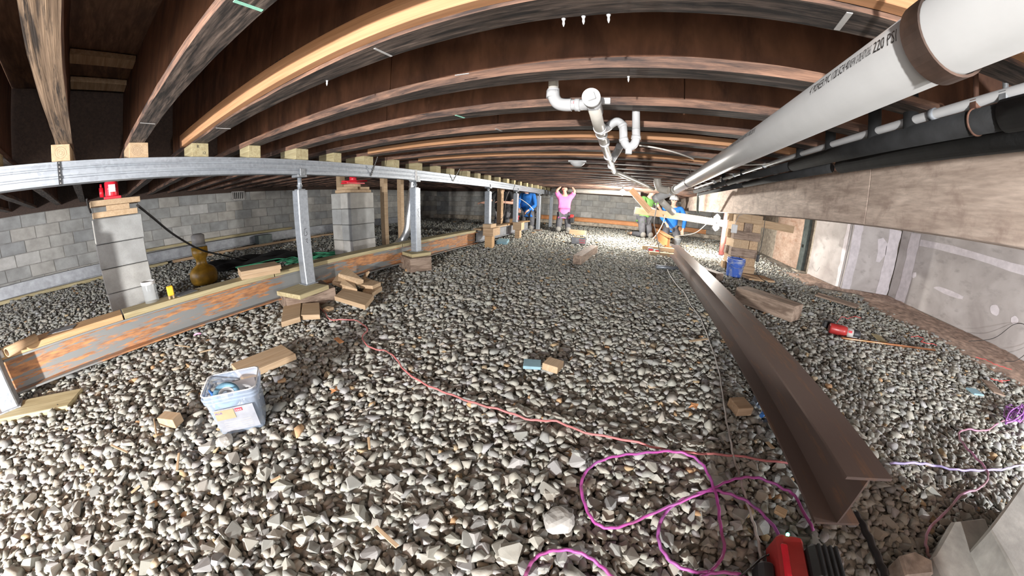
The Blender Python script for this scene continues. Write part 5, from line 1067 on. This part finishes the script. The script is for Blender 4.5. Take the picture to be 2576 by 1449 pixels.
# yellow stand beyond the beam, jar, yellow clamp, pipe roll
XP = -4.65
c = at_z(517, 712, 0.0); c = Vector((c.x, c.y, 0)); sc = abs(c.x) ; 
w = (at_x(554, 680, c.x) - at_x(486, 680, c.x)).length / 2
zt1 = at_x(516, 645, c.x).z; zt2 = at_x(516, 618, c.x).z; zt3 = at_x(516, 585, c.x).z; wn = (at_x(530, 650, c.x) - at_x(503, 650, c.x)).length / 2
t = empty('yellow_stand', 'ochre bell-shaped stand with a grey cup on top, beyond the base beam', 'stand', c)
bm = NB(); lathe(bm, [(w * .82, 0), (w * .97, .04), (w, .10), (w * .97, .15), (w * .8, .20), (wn * 1.1, .235), (wn * .95, .26), (wn * .95, zt1 - .02), (wn * 1.25, zt1 + .01), (wn * 1.45, zt1 + .04), (wn * 1.45, zt2)], 28); obj('stand_body', bm, M['ochre'], t)
bm = NB(); lathe(bm, [(wn * 1.3, zt2), (wn * 1.35, zt2 + .02), (wn * 1.25, zt2 + .05)], 24); obj('clear_collar', bm, M['jar'], t)
bm = NB(); lathe(bm, [(wn * 1.15, zt2 + .02), (wn * 1.2, zt3 - .02), (wn * .7, zt3)], 24); obj('grey_cup', bm, M['grey'], t)
a, b = at_x(380, 755, -2.87), at_x(380, 715, -2.87); rj = (at_x(401, 738, -2.87) - at_x(366, 738, -2.87)).length / 2; zj = 0.293
t = empty('jar', 'clear jar with a white rim on the base beam by the near pier', 'jar', (-2.80, a.y, zj)); hj = .15
bm = NB(); lathe(bm, [(.001, .003), (rj * .95, 0), (rj, .01), (rj, hj * .85), (rj * .93, hj * .92), (rj * .93, hj)], 24, cap=False); obj('jar_glass', bm, M['jar'], t)
bm = NB(); lathe(bm, [(rj * .97, hj * .9), (rj * 1.02, hj * .91), (rj * 1.02, hj + .006), (rj * .9, hj + .008)], 24, cap=False); obj('jar_rim', bm, M['white'], t)
p = at_x(432, 748, -2.72); t = empty('yellow_clamp', 'small yellow clip standing on the base beam right of the jar', 'clip', (-2.72, p.y, 0.288))
bm = NB(); box(bm, (0, 0, .072), (.03, .045, .07), bev=.006); obj('clip_body', bm, M['yellow'], t)
for s in (-1, 1): bm = NB(); cyl(bm, (0, s * .015, 0), (0, s * .015, .04), .008, n=10); obj('clip_leg', bm, M['card'], t)
a = at_z(56, 872, 0.31); t = empty('cardboard_tube', 'brown cardboard tube end on the base beam at the left edge', 'tube', (a.x, a.y, .32), 2.3)
bm = NB(); lathe(bm, [(.020, -.10), (.026, -.10), (.026, .10), (.020, .10), (.020, -.10)], 18, cap=False); bmesh.ops.rotate(bm, verts=bm.verts, cent=(0, 0, 0), matrix=Matrix.Rotation(math.pi / 2, 3, 'Y')); obj('tube_wall', bm, M['crib'], t)
for k, (px, mt, nm, lab) in enumerate((((15, 885), 'yellow', 'knob', 'small yellow spool on the beam at the far left'), ((30, 880), 'galv', 'bolt', 'bright bolt on the beam at the far left'), ((4, 890), 'white', 'bolt', 'pale bolt nearest the left edge'))):  # the yellow piece is a small knob
    a = at_z(*px, .31); bm = NB(); cyl(bm, (a.x, a.y, .29), (a.x, a.y, .33), .013, .009, 8); tag(obj(nm, bm, M[mt]), lab, 'bolt')
slab('wood_block', 'square tan offcut leaning behind the cardboard tube', 'block', (44, 866), (62, 858), (62, 850), .03, .335, 'pine')
# netting on the dark gravel behind the beam
P = [(600, 672), (640, 665), (690, 655), (740, 650), (760, 655), (800, 640), (840, 636), (870, 634), (820, 645), (770, 655), (720, 662), (790, 650), (850, 640)]
bm = NB()
for s in range(5): tube(bm, smooth_path([at_z(x + random.uniform(-8, 8), y + random.uniform(-5, 5), .04 + .01 * s) for x, y in P], 5), .007, 5)
tag(obj('green_rope', bm, M['green']), 'heap of green rope on the gravel behind the base beam', 'rope')
bm = NB(); bmesh.ops.create_grid(bm, x_segments=26, y_segments=16, size=.5); a = at_z(655, 655, .05)
for v in bm.verts: v.co = Vector((v.co.x * 1.0, v.co.y * 1.5, .04 * math.sin(v.co.x * 12 + v.co.y * 6) * math.cos(v.co.y * 9) + .03))
bmesh.ops.solidify(bm, geom=bm.faces[:], thickness=.004); tag(obj('black_sheet', bm, M['netblack'], None, (a.x - .2, a.y, .03)), 'crumpled black sheeting on the gravel behind the base beam', 'sheet')
# ------------------------------------------------------------------ people
def skin(name, nodes, edges, root, mat, parent, sub=2):
    """one continuous skinned surface: nodes {key: (x, y, z, r)}"""
    bm = NB(); lay = bm.verts.layers.skin.verify(); V = {}
    for k, (x, y, z, r) in nodes.items():
        v = bm.verts.new((x, y, z)); rr = r if isinstance(r, tuple) else (r, r); v[lay].radius = rr; v[lay].use_root = (k == root); V[k] = v
    for a, b in edges: bm.edges.new((V[a], V[b]))
    me = bpy.data.meshes.new(name); bm.to_mesh(me); bm.free(); me.materials.append(M[mat])
    o = link(name, me, parent); m = o.modifiers.new('skin', 'SKIN'); m.use_smooth_shade = True
    s = o.modifiers.new('sub', 'SUBSURF'); s.levels = s.render_levels = sub
    return o
def chain(*ks): return list(zip(ks[:-1], ks[1:]))
def lerp(a, b, t): return tuple(x + (y - x) * t for x, y in zip(a, b))
def person(label, loc, rotz, J, shirt, trousers='trousers', sleeves='long', hair='hair', headgear=None, group=None, head_dir=(0, 1, 0), scale=1.0, boots='boot'):
    """J: joint positions (x right, y forward, z up) of a figure facing +y. One continuous body; clothes and hair are its children."""
    t = empty('person', label, 'person', loc, rotz); t.scale = (scale,) * 3
    N, E = {}, []
    hd = Vector(head_dir).normalized(); up = Vector((0, 0, 1)); side = hd.cross(up).normalized(); hu = side.cross(hd).normalized()
    nk, hb_ = Vector(J['neck']), Vector(J['head'])
    P = lambda v, r: (v[0], v[1], v[2], r)
    pel, che = Vector(J['pelvis']), Vector(J['chest'])
    N['pel'] = P(pel, (.135, .10)); N['waist'] = P(pel.lerp(che, .5), (.125, .095)); N['che'] = P(che, (.15, .105)); N['nk0'] = P(nk - Vector((0, 0, .03)), .075); N['nk'] = P(nk, .052)
    c = hb_
    N['jaw'] = P(c - hu * .055 + hd * .012, .058); N['face'] = P(c + hd * .01, .078); N['skull'] = P(c + hu * .055 - hd * .012, .072)
    N['chin'] = P(c - hu * .088 + hd * .055, .026); N['nose'] = P(c - hu * .01 + hd * .095, .013); N['nose0'] = P(c - hu * .005 + hd * .075, .02)
    for s, e in (('l', -1), ('r', 1)): N['ear' + s] = P(c + side * e * .082 - hu * .005, .014)
    E += chain('pel', 'waist', 'che', 'nk0', 'nk', 'jaw', 'face', 'skull') + [('jaw', 'chin'), ('face', 'nose0'), ('nose0', 'nose'), ('face', 'earl'), ('face', 'earr')]
    for s, e in (('l', -1), ('r', 1)):
        sh, el, wr = Vector(J['sh' + s]), Vector(J['el' + s]), Vector(J['wr' + s]); hp, kn, an, to = (Vector(J[k + s]) for k in ('hip', 'kn', 'an', 'to'))
        N['sh' + s] = P(sh, .060); N['ua' + s] = P(sh.lerp(el, .5), .050); N['el' + s] = P(el, .042); N['fa' + s] = P(el.lerp(wr, .45), .038); N['wr' + s] = P(wr, .027)
        E += [('che', 'sh' + s)] + chain('sh' + s, 'ua' + s, 'el' + s, 'fa' + s, 'wr' + s)
        d = (wr - el).normalized(); hd_ = Vector(J.get('hd' + s, d)).normalized(); sd = hd_.cross(Vector((0, 0, 1)) if abs(hd_.z) < .9 else Vector((0, 1, 0))).normalized(); nrm = sd.cross(hd_)
        pm_ = wr + hd_ * .055; N['pm' + s] = P(pm_, (.036, .02)); E.append(('wr' + s, 'pm' + s))
        for i, (off, ln) in enumerate(((-.027, .058), (-.009, .066), (.009, .062), (.027, .048))):
            b0 = wr + hd_ * .088 + sd * off; m0_ = b0 + hd_ * ln * .5 - nrm * .010; t0 = m0_ + hd_ * ln * .35 - nrm * .022
            for nm, v, r in (('a', b0, .0105), ('b', m0_, .0095), ('c', t0, .008)): N[f'f{i}{nm}{s}'] = P(v, r)
            E += [('pm' + s, f'f{i}a{s}'), (f'f{i}a{s}', f'f{i}b{s}'), (f'f{i}b{s}', f'f{i}c{s}')]
        tb = wr + hd_ * .035 - sd * .034 * e; tt = tb + hd_ * .035 - sd * .016 * e - nrm * .012
        N['ta' + s] = P(tb, .013); N['tb' + s] = P(tt, .010); E += [('pm' + s, 'ta' + s), ('ta' + s, 'tb' + s)]
        N['hip' + s] = P(hp, .095); N['th' + s] = P(hp.lerp(kn, .5), .080); N['kn' + s] = P(kn, .058); N['cf' + s] = P(kn.lerp(an, .4), .055); N['an' + s] = P(an, .040); N['to' + s] = P(to, .040)
        E += [('pel', 'hip' + s)] + chain('hip' + s, 'th' + s, 'kn' + s, 'cf' + s, 'an' + s, 'to' + s)
    skin('body', N, E, 'pel', 'skin', t)
    # shirt
    S = {'hem': P(pel - Vector((0, 0, .115)), (.178, .145)), 'pel': P(pel + Vector((0, 0, .03)), (.172, .135)), 'waist': P(pel.lerp(che, .5), (.165, .13)), 'che': P(che, (.185, .135)), 'nk0': P(nk - Vector((0, 0, .045)), .095)}; SE = chain('hem', 'pel', 'waist', 'che', 'nk0')
    for s in 'lr':
        sh, el, wr = Vector(J['sh' + s]), Vector(J['el' + s]), Vector(J['wr' + s])
        S['sh' + s] = P(sh, .082); SE.append(('che', 'sh' + s))
        if sleeves == 'long':
            S['ua' + s] = P(sh.lerp(el, .5), .068); S['el' + s] = P(el, .058); S['fa' + s] = P(el.lerp(wr, .5), .053); S['wr' + s] = P(el.lerp(wr, .93), .040); SE += chain('sh' + s, 'ua' + s, 'el' + s, 'fa' + s, 'wr' + s)
        else:
            S['ua' + s] = P(sh.lerp(el, .55), .072); S['ue' + s] = P(sh.lerp(el, .72), .07); SE += chain('sh' + s, 'ua' + s, 'ue' + s)
    skin('shirt', S, SE, 'pel', shirt, t)
    T_, TE = {'pel': P(pel - Vector((0, 0, .02)), (.150, .115))}, []
    for s in 'lr':
        hp, kn, an = Vector(J['hip' + s]), Vector(J['kn' + s]), Vector(J['an' + s])
        T_['hip' + s] = P(hp, .112); T_['th' + s] = P(hp.lerp(kn, .5), .102); T_['kn' + s] = P(kn, .080); T_['cf' + s] = P(kn.lerp(an, .5), .075); T_['an' + s] = P(kn.lerp(an, .9), .065)
        TE += [('pel', 'hip' + s)] + chain('hip' + s, 'th' + s, 'kn' + s, 'cf' + s, 'an' + s)
    skin('trousers', T_, TE, 'pel', trousers, t)
    for s in 'lr':
        an, to, kn = Vector(J['an' + s]), Vector(J['to' + s]), Vector(J['kn' + s])
        d = (to - an).normalized(); skin('boot', {'a': P(an - d * .03, .052), 'b': P(an.lerp(to, .5), .05), 'c': P(to + d * .06, .042)}, chain('a', 'b', 'c'), 'a', boots, t, 1)
        bm = NB(); bmesh.ops.create_icosphere(bm, subdivisions=2, radius=.088)
        for v in bm.verts: v.co = Vector((v.co.x * .95, v.co.y * .8, v.co.z * .95)) + kn + Vector((0, .035, -.005))
        obj('knee_pad', bm, M['kneepad'], t, smooth=True)
        e = -1 if s == 'l' else 1
        bm = NB(); bmesh.ops.create_uvsphere(bm, u_segments=8, v_segments=6, radius=.011); obj('eye', bm, M['eye'], t, c + hd * .078 + side * e * .032 + hu * .018)
    bm = NB(); m_ = c - hu * .052 + hd * .066; tube(bm, [m_ - side * .024, m_ + hd * .006, m_ + side * .024], .0055, 6); obj('mouth', bm, M['postred'], t)
    if hair:
        bm = NB(); bmesh.ops.create_uvsphere(bm, u_segments=18, v_segments=12, radius=1); kill = []
        for v in bm.verts:
            u = v.co.copy(); v.co = c + side * (u.x * .090) + hd * (u.y * .100 - .014) + hu * (u.z * .098 + .025)
            if u.z < -.35 or (u.y > .45 and u.z < .55): kill.append(v)
        bmesh.ops.delete(bm, geom=kill, context='VERTS'); obj('hair', bm, M[hair], t, smooth=True)
    if headgear in ('helmet', 'cap'):
        bm = NB(); bmesh.ops.create_uvsphere(bm, u_segments=20, v_segments=12, radius=1); kill = []
        rx, ry, rz_ = (.118, .138, .115) if headgear == 'helmet' else (.100, .112, .095)
        for v in bm.verts:
            u = v.co.copy(); v.co = c + side * (u.x * rx) + hd * (u.y * ry - .008) + hu * (u.z * rz_ + .045)
            if u.z < -.05: kill.append(v)
        bmesh.ops.delete(bm, geom=kill, context='VERTS'); hg = obj('hard_hat' if headgear == 'helmet' else 'cap', bm, M['white' if headgear == 'helmet' else 'cap'], t, smooth=True)
        bm = NB(); n = 14; A = []; B = []
        for k in range(n + 1):
            a = math.pi * k / n; q0 = c + side * (math.cos(a) * rx) + hd * (math.sin(a) * ry - .008) + hu * .045; q1 = c + side * (math.cos(a) * rx * 1.06) + hd * (math.sin(a) * (ry + .055) - .008) + hu * .030
            A.append(bm.verts.new(q0)); B.append(bm.verts.new(q1))
        for k in range(n): bm.faces.new((A[k], A[k + 1], B[k + 1], B[k]))
        bmesh.ops.solidify(bm, geom=bm.faces[:], thickness=.006); obj('brim', bm, M['white' if headgear == 'helmet' else 'cap'], t)
        if headgear == 'helmet':
            bm = NB(); tube(bm, [c + hd * (ry * math.cos(a) - .008) + hu * (rz_ * math.sin(a) + .05) for a in np.linspace(.3, 2.8, 12)], .010, 6); obj('hat_ridge', bm, M['white'], hg)
    return t
def kneel(**over):
    J = dict(pelvis=(0, -.02, .50), chest=(0, .03, .86), neck=(0, .03, 1.07), head=(0, .06, 1.20), shl=(-.19, .02, 1.0), shr=(.19, .02, 1.0), ell=(-.26, .05, .72), elr=(.26, .05, .72), wrl=(-.2, .25, .62), wrr=(.2, .25, .62),
             hipl=(-.10, -.02, .46), hipr=(.10, -.02, .46), knl=(-.14, .10, .075), knr=(.14, .10, .075), anl=(-.14, -.32, .06), anr=(.14, -.32, .06), tol=(-.14, -.42, .045), tor=(.14, -.42, .045))
    J.update(over); return J
pz = lambda px, py, y: at_y(px, py, y)
# pink shirt, arms overhead, kneeling and facing the lens
c = at_g(1413, 583)
person('kneeling person in a pink T-shirt holding the beige pipe overhead', (c.x, c.y + .15, c.z), math.pi + .25, kneel(shl=(-.20, .0, 1.02), shr=(.20, .0, 1.02), ell=(-.27, .10, 1.14), elr=(.24, .12, 1.14), wrl=(-.20, .05, 1.235), wrr=(.14, .05, 1.235), hdl=(.1, .3, .6), hdr=(-.1, .3, .6), head=(.02, .03, 1.17), neck=(0, .02, 1.07)),
       'pinkshirt', sleeves='short', hair='hair', head_dir=(0, .75, .65))
t = empty('tool_pouch', 'red tool pouch at the hip of the pink-shirted person', 'pouch', (c.x + .27, c.y + .02, c.z + .36)); bm = NB(); box(bm, (0, 0, 0), (.12, .10, .18), bev=.02); obj('pouch_body', bm, M['blackplastic'], t); bm = NB(); box(bm, (-.01, -.02, .09), (.11, .08, .10), bev=.02); obj('pouch_flap', bm, M['red'], t)
# capped worker in blue
cb_ = at_y(1334, 520, 8.4)
person('person in a bright blue jacket and dark cap bent over the grey base beam', (cb_.x - .05, 8.4, 0.08), math.pi - .1, kneel(chest=(0, .08, .84), neck=(0, .13, 1.03), head=(.02, .20, 1.14), shl=(-.19, .09, .97), shr=(.19, .09, .97), wrl=(-.16, .38, .56), wrr=(.12, .36, .58), ell=(-.28, .18, .70), elr=(.25, .18, .72)), 'bluejacket', hair='hair', headgear='cap', head_dir=(.45, .85, -.25))
q0 = at_y(1322, 545, 7.1); t = empty('impact_driver', 'small red driver held on the orange plank by the capped person', 'drill', (-2.77, 7.12, .375)); bm = NB(); cyl(bm, (0, 0, .13), (0, .14, .13), .030, n=12); obj('driver_head', bm, M['red'], t); bm = NB(); cyl(bm, (0, .09, .12), (0, .10, .02), .022, n=10); obj('driver_grip', bm, M['redpaint'], t); bm = NB(); box(bm, (0, .10, .02), (.07, .10, .04), bev=.008); obj('driver_battery', bm, M['blackplastic'], t)
lumber('wood_block', 'orange block on the plank in front of the capped person', 'block', (.12, .22, .10), (-2.74, 6.85, .405), (0, 0, .1), 'pine_red')
# person in black, half hidden behind the stud
cd_ = at_y(1264, 520, 7.15)
person('shadowed person in black behind the brown stud, bare forearm reaching left', (cd_.x, 7.15, 0.05), math.pi + .2, kneel(ell=(-.30, .14, .78), wrl=(-.02, .32, .80), elr=(.30, .20, .78), wrr=(.42, .36, .77), head=(0, .05, 1.17)), 'blackshirt', sleeves='short', hair='hair', headgear='cap', head_dir=(.3, .9, 0))
# green shirt
cg = at_g(1618, 597); sg = 1.06
person('kneeling person in a green shirt, in profile, working at the cross board', (cg.x, cg.y + .1, cg.z), math.pi + .75, kneel(pelvis=(0, -.05, .52), chest=(0, .04, .90), neck=(0, .10, 1.09), head=(0, .17, 1.20), shl=(-.21, .06, 1.03), shr=(.21, .06, 1.03), ell=(-.28, .20, .82), elr=(.28, .20, .82), wrl=(-.12, .44, .74), wrr=(.16, .44, .76)), 'greenshirt', sleeves='short', hair='hair', head_dir=(.1, .95, -.1), scale=sg)
# hard hat, sitting back on the heels
yh = 9.1; hh_ = at_y(1694, 519, yh); g0 = gz(0, yh); dz = hh_.z - g0 - 1.02
person('person in a blue long-sleeved top and white hard hat behind the orange beam', (hh_.x, yh, g0), math.pi - .05, kneel(pelvis=(0, -.10, .32), chest=(0, -.02, .68), neck=(0, 0, .89), head=(0, .04, 1.02 + dz * .5), shl=(-.21, 0, .82), shr=(.21, 0, .82), ell=(-.32, .06, .56), elr=(.29, .08, .58), wrl=(-.28, .22, .30), wrr=(.16, .30, .42),
       hipl=(-.10, -.10, .28), hipr=(.10, -.10, .28), knl=(-.16, .28, .09), knr=(.16, .28, .09), anl=(-.14, -.14, .06), anr=(.14, -.14, .06), tol=(-.14, -.24, .045), tor=(.14, -.24, .045)), 'bluejacket', sleeves='long', hair='hair', headgear='helmet', head_dir=(0, 1, -.1), scale=1.1)
q0 = at_y(1703, 604, 8.2); t = empty('pail', 'small grey pail by the hand of the hard-hatted person', 'pail', (q0.x, 8.2, gz(0, 8.2) - .01)); bm = NB(); lathe(bm, [(.08, 0), (.105, .15), (.11, .16), (.10, .16), (.075, .01), (.001, .01)], 20, cap=False); obj('pail_shell', bm, M['galv_dull'], t)
